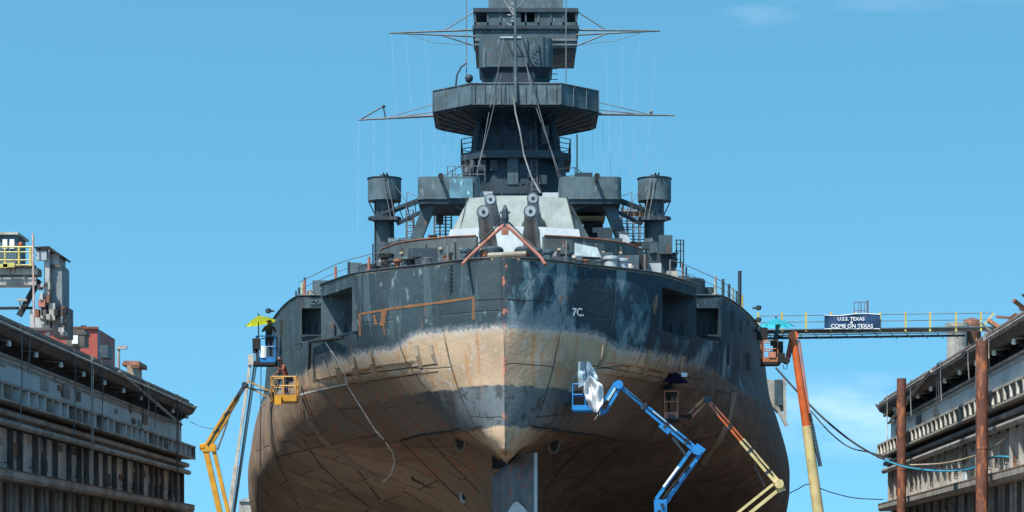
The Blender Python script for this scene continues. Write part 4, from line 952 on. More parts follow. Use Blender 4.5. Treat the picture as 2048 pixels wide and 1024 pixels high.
# keel blocks under the ship
kb = None
for i in range(24):
    Y = 109+i*2.8
    if kb is None:
        kb = mk('keel_block', MB().box((Xc(Y), Y, -2.3), (1.6, 1.2, .6)).box((Xc(Y), Y, -1.75), (1.3, 1.1, .5)).box((Xc(Y), Y, -1.25), (1.1, 1.0, .49)), PLY, loc=(Xc(Y), Y, -2.6))
        c = kb
    else:
        c = kb.copy(); COL.objects.link(c); c.location = (Xc(Y), Y, -2.6)
    c['label'] = 'timber keel block in the row under the battleship'; c['category'] = 'keel block'; c['group'] = 'keel blocks under the ship'

def xs(rel_in, sgn, prof, Y0, Y1, name, mat, par, endcap=True):
    """extrude a closed (depth, z) profile along the wall; depth is measured towards the dock's middle"""
    return part(name, MB().loft([[D(rel_in+sgn*d, Y0, z) for d, z in prof], [D(rel_in+sgn*d, Y1, z) for d, z in prof]]), mat, par)
def rect(d0, d1, z0, z1): return [(d0, z0), (d1, z0), (d1, z1), (d0, z1)]
LAMPG = steel('pale_lamp_housing', (.72, .72, .66), dark=.9)
def dock_wall(rel, sgn, Y0, Y1, label, lit):
    root = thing('dock_wall', tuple(D(rel-sgn*2.5, (Y0+Y1)/2, -2.6)), label, 'dock wall')
    rw = rel
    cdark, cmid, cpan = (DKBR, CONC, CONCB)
    core = xs(rw, sgn, rect(-6, 0, 9.3, 10.9), Y0, Y1, 'upper_panel', cpan, root)
    xs(rw, sgn, rect(-6, -.35, 10.9, 11.9), Y0, Y1-.1, 'recess', DARK, root)
    xs(rw, sgn, [(-6, 11.9), (.55, 11.55), (.75, 11.75), (.75, 12.2), (-6, 12.2)], Y0, Y1+.4, 'parapet_beam', DKBR, root)
    xs(rw, sgn, rect(-6, .35, 12.2, 12.34), Y0, Y1+.2, 'top_slab', CONC, root)
    xs(rw, sgn, rect(.30, .46, 12.34, 12.48), Y0, Y1+.3, 'rust_stained_edge', EDGE, root)
    part('hose_pipe', MB().tube(D(rw+sgn*.86, Y0, 11.95), D(rw+sgn*.86, Y1, 11.95), .07, n=6), cmid, root)
    part('sloping_pipe', MB().tube(D(rw+sgn*.9, (Y0+Y1)/2+8, 12.1), D(rw+sgn*.5, Y1-3, 10.6), .09, n=6), cmid, root)
    part('conduit', MB().tube(D(rw+sgn*.12, Y0, 10.85), D(rw+sgn*.12, Y1-1, 10.75), .06, n=6).tube(D(rw+sgn*.08, Y0, 10.55), D(rw+sgn*.08, Y1-6, 10.55), .035, n=5), cmid, root)
    # bracketed ledge
    xs(rw, sgn, rect(-6, 0, 7.4, 9.3), Y0, Y1, 'slot_backing', DARK, root)
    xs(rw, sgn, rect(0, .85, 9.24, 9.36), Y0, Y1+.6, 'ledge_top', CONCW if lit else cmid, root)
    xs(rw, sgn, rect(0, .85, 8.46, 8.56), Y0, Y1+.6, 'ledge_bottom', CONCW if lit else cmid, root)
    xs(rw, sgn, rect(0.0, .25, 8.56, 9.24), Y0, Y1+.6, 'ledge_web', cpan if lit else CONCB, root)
    n = 0; Y = Y1+.5; pick = random.Random(17)
    while Y > Y0+.5 and n < 100:
        if lit:
            m = MB().loft([[D(rw+sgn*.25, Y-.05, 8.57), D(rw+sgn*.83, Y-.05, 8.57), D(rw+sgn*.83, Y-.05, 9.23), D(rw+sgn*.25, Y-.05, 9.23)], [D(rw+sgn*.25, Y+.05, 8.57), D(rw+sgn*.83, Y+.05, 8.57), D(rw+sgn*.83, Y+.05, 9.23), D(rw+sgn*.25, Y+.05, 9.23)]])
            m.beam(D(rw+sgn*.8, Y-.3, 8.6), D(rw+sgn*.8, Y, 9.2), .12)
        else: m = MB().loft([[D(rw+sgn*.25, Y-.1, 8.57), D(rw+sgn*.83, Y-.1, 8.57), D(rw+sgn*.83, Y-.1, 9.23), D(rw+sgn*.25, Y-.1, 9.23)], [D(rw+sgn*.25, Y+.1, 8.57), D(rw+sgn*.83, Y+.1, 8.57), D(rw+sgn*.83, Y+.1, 9.23), D(rw+sgn*.25, Y+.1, 9.23)]])
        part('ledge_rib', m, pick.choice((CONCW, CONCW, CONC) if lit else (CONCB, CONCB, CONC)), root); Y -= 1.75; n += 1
    # pipes below the ledge
    for z, d, r in ((8.05, .35, .16), (7.55, .45, .17), (7.9, .15, .08)):
        part('service_pipe', MB().tube(D(rw+sgn*d, Y0, z), D(rw+sgn*d, Y1+.2, z), r, n=10), cmid, root, smooth=True)
    xs(rw, sgn, rect(-6, 0.0, 5.3, 7.4), Y0, Y1-.2, 'middle_panel', steel('pale_stained_panel', (.56, .54, .50), dark=.6, rust=.25, scale=.7), root)
    Y = Y1-.6; n = 0; rr = random.Random(5+int(sgn))
    while Y > Y0+.5 and n < 60:
        w = rr.choice((.08, .12, .2))
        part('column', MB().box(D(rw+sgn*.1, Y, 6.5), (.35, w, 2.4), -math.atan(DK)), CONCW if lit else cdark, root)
        if rr.random() < .8:
            hk = MB()
            for q_ in range(3):
                y_ = Y-.9-.55*q_; zz = 5.75+.12*(q_ % 2)
                hk.beam(D(rw+sgn*.04, y_, zz), D(rw+sgn*.22, y_, zz), .05).beam(D(rw+sgn*.22, y_, zz), D(rw+sgn*.22, y_, zz+.4), .05).beam(D(rw+sgn*.2, y_-.18, zz+.38), D(rw+sgn*.2, y_+.18, zz+.38), .05)
                break
            part('rail_bracket', hk, DARK, root)
        Y -= rr.choice((1.9, 2.6, 3.3)); n += 1
    # lower ledge and wall
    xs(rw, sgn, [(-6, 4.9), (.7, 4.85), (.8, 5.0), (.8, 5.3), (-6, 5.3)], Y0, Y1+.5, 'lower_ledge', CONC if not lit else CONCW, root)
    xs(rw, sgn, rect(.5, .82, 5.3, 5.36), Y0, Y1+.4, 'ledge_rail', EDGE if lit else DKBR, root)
    xs(rw, sgn, rect(-6, -.05, -2.6, 4.9), Y0, Y1-.3, 'lower_wall', steel('rust_brown_wall', (.30, .235, .175), dark=.5, rust=.45, scale=.8, streak=.9), root)
    Y = Y1-.5; n = 0
    while Y > Y0 and n < 90:
        part('wall_rib', MB().box(D(rw+sgn*.05, Y, 1.1), (.14, .10, 7.4), -math.atan(DK)), CONC if n % 3 else DKBR, root); Y -= 1.1; n += 1
    pr = random.Random(31+int(sgn)); pm_ = (CONC, CONCW, CONCB, DKBR, steel('rust_patch_plate', (.22, .11, .06), rust=.5))
    for n_ in range(46):
        Yp = pr.uniform(Y0+12, Y1-2); band_ = pr.choice(((9.5, 10.7), (5.5, 7.2), (5.5, 7.2), (1, 4.5)))
        zz = pr.uniform(*band_); w_, h_ = pr.uniform(.5, 2.0), pr.uniform(.25, .8)
        part('patch_plate', MB().box(D(rw+sgn*.03, Yp, zz), (.10, w_, h_), -math.atan(DK)), pr.choice(pm_), root)
    for n_ in range(2):
        Yp = Y0+(34 if sgn > 0 else 24)+n_*29+pr.uniform(-2, 2); ld = MB()
        for o_ in (-.22, .22): ld.tube(D(rw+sgn*.95, Yp+o_, 12.3), D(rw+sgn*.95, Yp+o_, 5.4), .03, n=5)
        for q_ in range(16): ld.tube(D(rw+sgn*.95, Yp-.22, 5.6+q_*.42), D(rw+sgn*.95, Yp+.22, 5.6+q_*.42), .02, n=4)
        part('ladder', ld, DKBR if n_ % 2 else CONC, root)
    for n_ in range(9):
        Yp = pr.uniform(Y0+14, Y1-4); L_ = pr.uniform(1.5, 5); part('hanging_line', MB().path([D(rw+sgn*.9, Yp+.25*math.sin(t), 12.3-L_*t/4) for t in range(5)], .03, 5), pr.choice((WIRED, WIRE, CONC)), root)
    # lamps under the parapet
    Y = Y1-.8; n = 0
    while Y > Y0+1 and n < 20:
        c = D(rw+sgn*.5, Y, 11.3)
        m = MB().lathe(c, [(.03, .14), (.09, .10), (.12, -.08), (.10, -.14), (.02, -.15)], 12); l = part('lamp', m, LAMPG, root)
        part('lamp_arm', MB().tube(D(rw-sgn*.3, Y, 11.5), c+Vector((0, 0, .12)), .03, n=5), cmid, l)
        part('recess_bracket', MB().beam(D(rw-sgn*.3, Y+.9, 11.0), D(rw+sgn*.45, Y+.9, 11.6), .09), DKBR, root)
        Y -= 5.6; n += 1
    return root
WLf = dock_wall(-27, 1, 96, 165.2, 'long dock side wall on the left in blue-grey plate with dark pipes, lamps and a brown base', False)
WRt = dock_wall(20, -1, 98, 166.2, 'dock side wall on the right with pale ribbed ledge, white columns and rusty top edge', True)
# end bracket of the parapets, rubbish piled on the near right corner
for (rel, sg, Y1, par) in ((-27, 1, 165.2, WLf), (20, -1, 166.2, WRt)):
    part('end_bracket', MB().slab([D(rel+sg*.7, Y1+.3, 11.6), D(rel+sg*1.0, Y1+.3, 12.1), D(rel-sg*.5, Y1+.3, 12.1), D(rel-sg*.5, Y1+.3, 10.9)], (0, .2, 0)), DKBR, par)
for i in range(14):
    Y = 112+i*1.1+random.uniform(-.3, .3)
    c = D(20.2+random.uniform(-.5, .5), Y, 12.5+random.uniform(0, .35))
    part('scrap_pipe', MB().beam(c, c+Vector((random.uniform(-.8, .3), random.uniform(-1, 1), random.uniform(-.2, .5))), random.uniform(.08, .22)), random.choice((RUST, CONCW, DKBR)), WRt)

WLf.scale = (1, 1, .972); WRt.scale = (1, 1, .985)
# rusty tubular piles in front of the right wall
def pile(px, ytop, wpx, Y, label):
    c = W(px, 0, Y); r = wpx/F*Y/2
    m = MB()
    zt = Z(ytop, Y)
    m.lathe((c.x, Y, -9), [(r, 0), (r, 9+zt*.55), (r*1.05, 9+zt*.55+.01), (r*1.05, 9+zt*.55+.1), (r, 9+zt*.55+.11), (r, 9+zt), (r*.86, 9+zt), (r*.86, 9+zt-.5)], 20)
    o = mk('mooring_pile', m, steel('pile_rust', (.15, .06, .04), dark=.6, rust=.55, rustcol=(.34, .12, .05), rough=.8, scale=1.0, streak=.9), loc=(c.x, Y, -9), smooth=True)
    o['label'] = label; o['category'] = 'pile'; o['group'] = 'rusty piles by the right dock wall'
pile(1803, 757, 19, 150, 'thinner rusty steel tube pile standing at the far end of the right dock wall')
pile(1964, 682, 25, 119, 'thick rusty steel tube pile near the frame edge, rising above the right parapet')

# ------------------------------------------------------------------ gangway bridge with rail, banner and cage
YB = 126.5
gb_ = thing('gangway_bridge', tuple(W(1750, 668, YB)), 'slender grey gangway bridge on pipe girders from the ship to the right wall', 'gangway')
for py, r in ((660, .05), (664, .07), (676, .06), (670, .03)):
    part('girder', MB().tube(W(1514, py+1, YB+(.5 if py in (664, 676) else 0)), W(2000 if py < 668 else 1930, py-6 if py < 665 else py-5, YB+(.5 if py in (664, 676) else 0)), r, n=8), CONCW if py == 664 else GREY, gb_)
part('walkway', MB().beam(W(1514, 664, YB+.8), W(2000, 658, YB+.8), 1.4, .08, up=(0, 0, 1)), GREY, gb_)
for i in range(13):
    x0 = 1530+i*31; part('lattice', MB().tube(W(x0, 664, YB), W(x0+16, 677, YB), .022, n=4), GREY, gb_)
for px in (1516, 1564, 1612, 1662, 1711, 1760, 1811, 1860, 1912, 1962):
    part('rail_post', MB().box(W(px, 643, YB).xy.to_3d()+Vector((0, 0, (Z(624, YB)+Z(663, YB))/2)), (.10, .06, Z(624, YB)-Z(663, YB))), YRAIL, gb_)
for py in (632, 645): part('rail_wire', MB().tube(W(1514, py, YB), W(1985, py-6, YB), .02, n=4), WIRE, gb_)
part('end_brace', MB().beam(W(1966, 652, YB), W(1988, 626, YB), .08), YRAIL, gb_)
part('bridge_landing', MB().box(W(1524, 666, YB-.3), (.5, .8, .65)), DARK, gb_)
# banner
x0, x1, y0, y1 = 1649, 1760, 631, 657; YBn = YB-.12
nx, ny = 24, 6; vs = []
for j in range(ny+1):
    for i in range(nx+1):
        u, v = i/nx, j/ny; p = W(x0+(x1-x0)*u, y0+(y1-y0)*v-2*u*(1-v)+1.6*math.sin(u*7)*(1-v), YBn)
        p.y += .03*math.sin(u*11+v*2)+.02*math.sin(u*23); vs.append(p)
fs = [(j*(nx+1)+i, j*(nx+1)+i+1, (j+1)*(nx+1)+i+1, (j+1)*(nx+1)+i) for j in range(ny) for i in range(nx)]
bn = mk('banner', MB().add(vs, fs), BANN, loc=tuple(W(1704, 657, YBn)), smooth=True)
bn['label'] = 'navy blue cloth banner with white lettering tied to the gangway rail'; bn['category'] = 'banner'
def banner_text(txt, px, py, size):
    v_, f_ = text_mesh(txt, size, .003); c = W(px, py, YBn-.06)
    mk('lettering', MB().add([c+Vector((v.x, v.z, v.y)) for v in v_], f_), LETT, bn)
banner_text('U.S.S. TEXAS', 1702, 641, .25); banner_text('COME ON TEXAS', 1704, 655.5, .27)
c = W(1703, 645, YBn-.06); mk('star', MB().slab([c+Vector((math.sin(a*math.pi/5)*(.09 if a % 2 == 0 else .04), 0, math.cos(a*math.pi/5)*(.09 if a % 2 == 0 else .04))) for a in range(10)], (0, -.01, 0)), LETT, bn)
mk('white_hem', MB().path([vs[i]+Vector((0, -.01, .02)) for i in range(nx+1)], .022, 5), LETT, bn)
mk('white_hem', MB().path([vs[ny*(nx+1)+i]+Vector((0, -.01, -.02)) for i in range(nx+1)], .022, 5), LETT, bn)
cgm = MB()
for px, r in ((1708, .02), (1717, .015), (1722, .025), (1729, .015), (1735, .05)): cgm.tube(W(px, 604 if px < 1730 else 600, YB+.9), W(px, 660, YB+.9), r, n=5)
for py in (604, 621): cgm.tube(W(1708, py, YB+.9), W(1735, py, YB+.9), .02, n=4)
part('gate_frame', cgm, steel('faded_purple_brown_bar', (.15, .11, .13)), gb_)
# tank on the far side of the right wall with its concrete leg
tk = thing('storage_tank', (W(1943, 668, 190).x, 190, -8.8), 'rust brown domed tank beside a pale round column behind the right end of the gangway', 'tank')
part('dome', MB().lathe((W(1943, 0, 190).x, 190, Z(668, 190)), [(.72, -8), (.72, .3), (.78, .5), (.70, .85), (.5, 1.12), (.1, 1.25)], 20), RUST, tk, smooth=True)
part('column', MB().lathe((W(1914, 0, 189).x, 189, -8.8), [(.75, 0), (.75, 8.8+Z(655, 189)), (.9, 8.82+Z(655, 189)), (.9, 9.1+Z(655, 189)), (.05, 9.15+Z(655, 189))], 16), CONCW, tk)

# ------------------------------------------------------------------ hanging hoses and ropes
def sag(pts, Ys, r, mat, name, label, cat, group=None, n=8):
    """smooth curve through photo points at given distances"""
    P_ = [W(x, y, Y) for (x, y), Y in zip(pts, Ys)]; out = []
    for i in range(len(P_)-1):
        p0 = P_[max(i-1, 0)]; p1 = P_[i]; p2 = P_[i+1]; p3 = P_[min(i+2, len(P_)-1)]
        for t in np.linspace(0, 1, 7)[:-1]:
            out.append(.5*((2*p1)+(p2-p0)*t+(2*p0-5*p1+4*p2-p3)*t*t+(3*p1-p0-3*p2+p3)*t**3))
    out.append(P_[-1])
    o = mk(name, MB().path(out, r, n), mat, smooth=True); o['label'] = label; o['category'] = cat
    if group: o['group'] = group
    return o
sag([(1552, 736), (1590, 778), (1640, 830), (1700, 880), (1760, 915), (1820, 934), (1890, 940), (1950, 932), (1985, 915), (2044, 912)], [136, 134, 131, 129, 127, 125, 123, 121, 120, 118], .055, WIRED, 'hose', 'thick dark hose sagging from the ship side across to the right dock wall', 'hose')
sag([(1770, 921), (1820, 936), (1890, 942), (1945, 936), (1985, 914), (2048, 916)], [126.4, 124.6, 122.6, 120.6, 119.6, 117.5], .04, steel('bright_blue_hose', (.05, .35, .55), rough=.4), 'hose', 'bright blue hose hanging along the dark hose in front of the right wall', 'hose')
sag([(1622, 822), (1660, 865), (1700, 895), (1745, 906), (1790, 921)], [131.5, 130, 129, 128, 126.6], .035, WIRED, 'rope', 'thin dark rope looping under the thick hose right of the tall lift', 'rope')
sag([(1820, 930), (1890, 926), (1960, 908), (2000, 885), (2030, 850), (2044, 800)], [124, 123, 121, 119, 117.5, 117], .04, steel('pale_tan_rope', (.38, .30, .22)), 'rope', 'pale tan rope rising to the right edge in front of the dock wall', 'rope')
sag([(1576, 988), (1596, 978), (1618, 969), (1660, 984), (1710, 996), (1766, 999)], [150, 149, 148, 150, 155, 160], .03, WIRED, 'rope', 'thin black rope hanging low between hull and right wall near the bottom', 'rope')
sag([(380, 843), (400, 852), (425, 857), (455, 850)], [165, 160, 150, 140], .02, WIRE, 'rope', 'thin grey line strung from the end of the left wall', 'rope')

# ------------------------------------------------------------------ boom lifts, umbrellas and workers
def lift_base(root, x, y, mat, ang=0.0):
    M = Matrix.Rotation(ang, 3, 'Z'); o = Vector((x, y, -2.6))
    m = MB().box(o+Vector((0, 0, .75)), (2.1, 3.6, .5), M=M).box(o+Vector((0, 0, 1.25)), (1.9, 2.6, .5), M=M)
    part('chassis', m, mat, root)
    part('counterweight', MB().box(o+M@Vector((0, 1.4, 1.5)), (2.0, 1.0, 1.0), M=M), RUB, root)
    for wx in (-1.05, 1.05):
        for wy in (-1.3, 1.3):
            c = o+M@Vector((wx, wy, .48)); ax = M@Vector((1, 0, 0))
            w = part('wheel', MB().path([c-ax*.18, c-ax*.16, c+ax*.16, c+ax*.18], [.40, .48, .48, .40], 18), RUB, root)
            part('rim', MB().path([c-ax*.2, c+ax*.2], .2, 12), LETT, w)
def basket(root, x0, x1, yt, yb, Y, mat, dep=1.0, nr=2, base_h=.28, slack=None):
    a, c = W(x0, yt, Y), W(x1, yb, Y); w = c.x-a.x; cx = (a.x+c.x)/2; zt, zb = a.z, c.z
    bs = part('basket', MB().box((cx, Y+dep/2, zb+base_h/2), (w, dep, base_h)).box((cx, Y+dep/2, zb-.03), (w*.9, dep*.9, .05)), mat, root)
    fr = MB(); r = .03
    for yy in (Y+.03, Y+dep-.03):
        for i in range(nr+1): x = a.x+.03+(w-.06)*i/nr; fr.tube((x, yy, zb+.1), (x, yy, zt), r, n=6)
        for zz in (zt, (zt+zb+base_h)/2): fr.tube((a.x, yy, zz), (c.x, yy, zz), r, n=6)
    for xx in (a.x+.03, c.x-.03):
        for zz in (zt, (zt+zb+base_h)/2): fr.tube((xx, Y, zz), (xx, Y+dep, zz), r, n=6)
    part('guard_rail', fr, mat, bs)
    part('control_box', MB().box((cx+w*.22, Y+.22, zt-.12), (.3, .25, .22)), DARK, bs)
    return bs
def double_beam(p0, p1, gap, w, h, mat, name, root, par_off=None):
    d = (p1-p0).normalized(); n_ = Vector((-d.z, 0, d.x))*gap
    m1 = part(name, MB().beam(p0+n_, p1+n_, w, h), mat, root); part('parallel_link', MB().beam(p0-n_, p1-n_, w*.8, h*.8), mat, m1)
    return m1
def joint(p, r, mat, root, d=.5): return part('pivot', MB().path([p-Vector((0, d/2, 0)), p+Vector((0, d/2, 0))], r, 14), mat, root)

# yellow articulated lift, port side
Y1_ = 113
r1 = thing('boom_lift', (W(480, 1276, Y1_).x, Y1_, -2.6), 'yellow articulated boom lift working low at the port side of the hull', 'boom lift', 'boom lifts around the ship')
lift_base(r1, W(480, 1276, Y1_).x, Y1_, YELL)
el, pv = W(413, 896, Y1_), W(490, 770, Y1_)
part('boom', MB().beam(el, el.lerp(pv, .55), .30, .32).beam(el.lerp(pv, .5), el.lerp(pv, .8), .23, .26), YELL, r1)
part('fly_boom', MB().beam(el.lerp(pv, .75), pv, .17, .2), GREYD, r1)
bt = W(482, 1215, Y1_)
part('lower_boom', MB().beam(el+Vector((-.02, 0, -.15)), bt, .24, .26), YELL, r1); part('parallel_link', MB().beam(el+Vector((.34, 0, -.12)), bt+Vector((.40, 0, 0)), .16, .2), YELL, r1)
part('pivot_housing', MB().box(el+Vector((.12, 0, 0)), (.62, .34, .34)).lathe(el+Vector((-.12, 0, -.1)), [(.16, 0), (.2, .1), (.2, .24), (.12, .3)], 12), YELL, r1)
part('lift_cylinder', MB().tube(el+Vector((.5, -.1, -.1)), el.lerp(pv, .45)+Vector((.2, -.1, -.05)), .045), WIRE, r1)
bk = W(546, 792, Y1_)
double_beam(pv+Vector((.1, 0, .05)), bk, .13, .08, .09, steel('tan_jib_paint', (.38, .22, .06)), 'jib', r1)
joint(pv, .13, GREYD, r1); part('jib_cylinder', MB().tube(pv+Vector((.2, -.05, -.15)), bk+Vector((-.2, -.05, .2)), .03), DARK, r1)
joint(bk, .15, DARK, r1)
bs1 = basket(r1, 541, 593, 753, 802, Y1_-.2, YELL, 1.1)
part('toe_step', MB().box(W(556, 800, Y1_-.35), (.3, .2, .42)), YELL, r1)
part('hose_bundle', MB().path([W(545, 800, Y1_-.3), W(541, 780, Y1_-.35), W(545, 765, Y1_-.3), W(552, 756, Y1_-.3), W(556, 770, Y1_-.3), W(549, 790, Y1_-.3)], .035, 6), steel('tan_hose', (.3, .18, .06)), r1)

# white straight-mast lift with blue basket
Y2_ = 119
r2 = thing('boom_lift', (W(432, 1275, Y2_).x, Y2_, -2.6), 'tall weathered white boom lift with a blue basket beside the port casemates', 'boom lift', 'boom lifts around the ship')
lift_base(r2, W(432, 1275, Y2_).x, Y2_, BLUEL)
tp, bt = W(501, 722, Y2_), W(432, 1220, Y2_)
part('boom', MB().beam(tp, tp.lerp(bt, .45), .13, .16).beam(tp.lerp(bt, .42), bt, .2, .24), WHL, r2)
part('hose_track', MB().tube(tp+Vector((.2, -.05, -.1)), tp.lerp(bt, .8)+Vector((.18, -.05, 0)), .045).tube(tp+Vector((.3, -.05, -.1)), tp.lerp(bt, .8)+Vector((.24, -.05, 0)), .03), GREYD, r2)
part('head', MB().box(tp+Vector((.03, 0, .05)), (.28, .3, .5)), WHL, r2)
part('jib', MB().beam(tp+Vector((.1, 0, -.05)), W(520, 727, Y2_), .14, .18), DARK, r2)
basket(r2, 511, 551, 672, 726, Y2_-.2, BLUEL, 1.2)
part('platform_floor', MB().box(W(531, 729, Y2_+.3), (1.05, 1.1, .14)), DARK, r2)
part('mesh_gate', MB().slab([W(512, 697, Y2_-.25), W(518, 697, Y2_-.25), W(518, 724, Y2_-.25), W(512, 724, Y2_-.25)], (0, .03, 0)), GREYD, r2)
part('welding_machine', MB().box(W(513, 688, Y2_-.1), (.35, .4, .5)).box(W(511, 700, Y2_-.1), (.22, .3, .3)), DARK, r2)
part('paint_bucket', MB().lathe(W(528, 716, Y2_-.1), [(.17, 0), (.2, .55)], 14), LETT, r2)
part('drop_line', MB().tube(W(522, 730, Y2_), W(520, 1100, Y2_), .02, n=4), WIRED, r2)

# blue articulated lift, starboard
Y3_ = 102
r3 = thing('boom_lift', (W(1330, 1290, Y3_).x, Y3_, -2.6), 'bright blue articulated boom lift reaching across the starboard underside of the stern', 'boom lift', 'boom lifts around the ship')
lift_base(r3, W(1330, 1290, Y3_).x, Y3_, BLUEL)
a0, a1, a2 = W(1237, 770, Y3_), W(1395, 903, Y3_), W(1320, 1004, Y3_)
part('fly_boom', MB().beam(a0, a0.lerp(a1, .42), .16, .2), BLUEL, r3)
ub = part('boom', MB().beam(a0.lerp(a1, .36), a1, .26, .28), BLUEL, r3)
part('boom_stripe', MB().beam(a0.lerp(a1, .42)+Vector((.04, -.15, .06)), a0.lerp(a1, .72)+Vector((.04, -.15, .06)), .07, .01), steel('pale_blue_stripe', (.45, .62, .72)), ub)
part('clamp', MB().box(a0.lerp(a1, .62)+Vector((-.12, 0, -.1)), (.5, .34, .22), M=Matrix.Rotation(R(40), 3, 'Y')), BLUEL, r3)
part('lift_cylinder', MB().tube(a0.lerp(a1, .68)+Vector((0, -.05, -.3)), a0.lerp(a1, .93)+Vector((-.25, -.05, -.35)), .06), GREYD, r3)
double_beam(a1+Vector((-.05, 0, .02)), a2, .2, .17, .2, BLUEL, 'lower_boom', r3)
part('boom_stripe', MB().beam(a1.lerp(a2, .35)+Vector((-.25, -.13, .1)), a1.lerp(a2, .75)+Vector((-.25, -.13, .1)), .09, .01), LETT, r3)
part('knuckle', MB().box(a1+Vector((.03, 0, .03)), (.42, .4, .42), M=Matrix.Rotation(R(35), 3, 'Y')), BLUEL, r3); joint(a1, .16, BLUEL, r3, .6)
part('base_riser', MB().beam(a2+Vector((.0, 0, .1)), W(1330, 1240, Y3_), .5, .4), BLUEL, r3)
for i in range(4): part('hydraulic_valve', MB().box(a2+Vector((random.uniform(-.15, .15), -.24, -.1-.13*i)), (.14, .08, .08)), GREYD, r3)
j0 = W(1203, 824, Y3_)
double_beam(a0+Vector((-.02, 0, .03)), j0, .14, .12, .12, BLUEL, 'jib', r3)
part('jib_plate', MB().beam(a0.lerp(j0, .08)+Vector((-.04, -.09, .03)), a0.lerp(j0, .6)+Vector((-.04, -.09, .03)), .10, .01), steel('pale_cyan_plate', (.35, .6, .75)), r3)
joint(a0, .18, BLUEL, r3); joint(j0, .14, BLUEL, r3)
basket(r3, 1144, 1198, 768, 820, Y3_-.1, BLUEL, 1.1, 2, .2)
# draped sheeting over the basket
def drape(cols, Y, name, mat, th=.05, par=None, loc=None):
    nx_ = len(cols); ny_ = len(cols[0]); vs = []
    for i, c_ in enumerate(cols):
        for j, (x, y) in enumerate(c_):
            p = W(x, y, Y); u_ = i/(nx_-1)*6; v_ = j/(ny_-1)*4; p.y += -.20*math.sin(u_*1.5+.5*math.sin(v_*1.3))-.10*math.sin(u_*2.9+v_*1.1)-.06*math.sin(v_*3.1+u_*.7)-.2*math.sin(i/(nx_-1)*math.pi); vs.append(p)
    fs = [(i*ny_+j, i*ny_+j+1, (i+1)*ny_+j+1, (i+1)*ny_+j) for i in range(nx_-1) for j in range(ny_-1)]
    return mk(name, MB().add(vs, fs), mat, par, loc=loc, smooth=True)
def interp_cols(left, right, n):
    out = []
    for i in range(n):
        f = i/(n-1); out.append([(l[0]+(r_[0]-l[0])*f, l[1]+(r_[1]-l[1])*f) for l, r_ in zip(left, right)])
    return out
def dense(poly, n):
    L = [0]
    for a, c in zip(poly[:-1], poly[1:]): L.append(L[-1]+math.hypot(c[0]-a[0], c[1]-a[1]))
    out = []
    for t in np.linspace(0, L[-1], n):
        i = min(max(int(np.searchsorted(L, t))-1, 0), len(poly)-2); f = (t-L[i])/(L[i+1]-L[i]); out.append((poly[i][0]+(poly[i+1][0]-poly[i][0])*f, poly[i][1]+(poly[i+1][1]-poly[i][1])*f))
    return out
SHEET = steel('white_plastic_sheet', (.72, .74, .76), dark=.8, rough=.45, streak=.3, scale=2)
FILM = steel('pale_blue_plastic_film', (.30, .42, .50), dark=.8, rough=.3, streak=.4)
tp_ = drape(interp_cols(dense([(1168, 765), (1167, 785), (1172, 800), (1181, 815), (1188, 824)], 26), dense([(1183, 752), (1205, 770), (1207, 790), (1206, 808), (1194, 826)], 26), 26), Y3_-.45, 'plastic_sheet', SHEET, loc=tuple(W(1190, 824, Y3_-.45)))
tp_['label'] = 'crumpled white plastic sheet draped over the basket of the blue lift'; tp_['category'] = 'sheet'
drape(interp_cols(dense([(1188, 822), (1196, 826), (1192, 834), (1188, 840)], 6), dense([(1200, 820), (1202, 826), (1198, 832), (1190, 841)], 6), 5), Y3_-.4, 'sheet_tail', SHEET, par=tp_)
fl = drape(interp_cols(dense([(1157, 724), (1155, 750), (1157, 775)], 8), dense([(1180, 724), (1190, 742), (1198, 764)], 8), 9), Y3_-.2, 'plastic_film', FILM, loc=tuple(W(1175, 775, Y3_-.2)))
fl['label'] = 'pale blue translucent film standing up behind the white sheet on the blue lift'; fl['category'] = 'sheet'

# orange and cream articulated lift
Y4_ = 109
r4 = thing('boom_lift', (W(1470, 1283, Y4_).x, Y4_, -2.6), 'faded orange and cream articulated boom lift low at the starboard bilge', 'boom lift', 'boom lifts around the ship')
lift_base(r4, W(1470, 1283, Y4_).x, Y4_, CREAM)
a0, a1, a2 = W(1414, 800, Y4_), W(1557, 968, Y4_), W(1470, 1040, Y4_)
part('fly_boom', MB().beam(a0, a0.lerp(a1, .22), .2, .24), PINKL, r4); part('boom', MB().beam(a0.lerp(a1, .18), a0.lerp(a1, .50), .22, .26), ORAL, r4)
cb = part('main_boom', MB().beam(a0.lerp(a1, .48), a1, .27, .32), CREAM, r4)
part('boom_marking', MB().beam(a0.lerp(a1, .53)+Vector((.02, -.17, .04)), a0.lerp(a1, .68)+Vector((.02, -.17, .04)), .09, .01), steel('grey_worn_marking', (.2, .19, .15)), cb)
part('lift_cylinder', MB().tube(a0.lerp(a1, .73)+Vector((-.2, -.05, -.2)), a0.lerp(a1, .95)+Vector((-.45, -.05, -.3)), .06).tube(a0.lerp(a1, .7)+Vector((-.1, -.05, -.1)), a0.lerp(a1, .78)+Vector((-.3, -.05, -.2)), .05), DARK, r4)
double_beam(a1+Vector((.02, 0, -.02)), a2, .17, .14, .18, CREAM, 'lower_boom', r4); joint(a1, .2, CREAM, r4, .6)
part('knuckle', MB().box(a1+Vector((.05, 0, -.1)), (.34, .38, .5), M=Matrix.Rotation(R(-20), 3, 'Y')), CREAM, r4)
part('base_riser', MB().beam(a2, W(1475, 1240, Y4_), .4, .35), CREAM, r4)
j0 = W(1378, 833, Y4_); double_beam(a0+Vector((-.06, 0, .02)), j0, .1, .09, .1, PINKL, 'jib', r4)
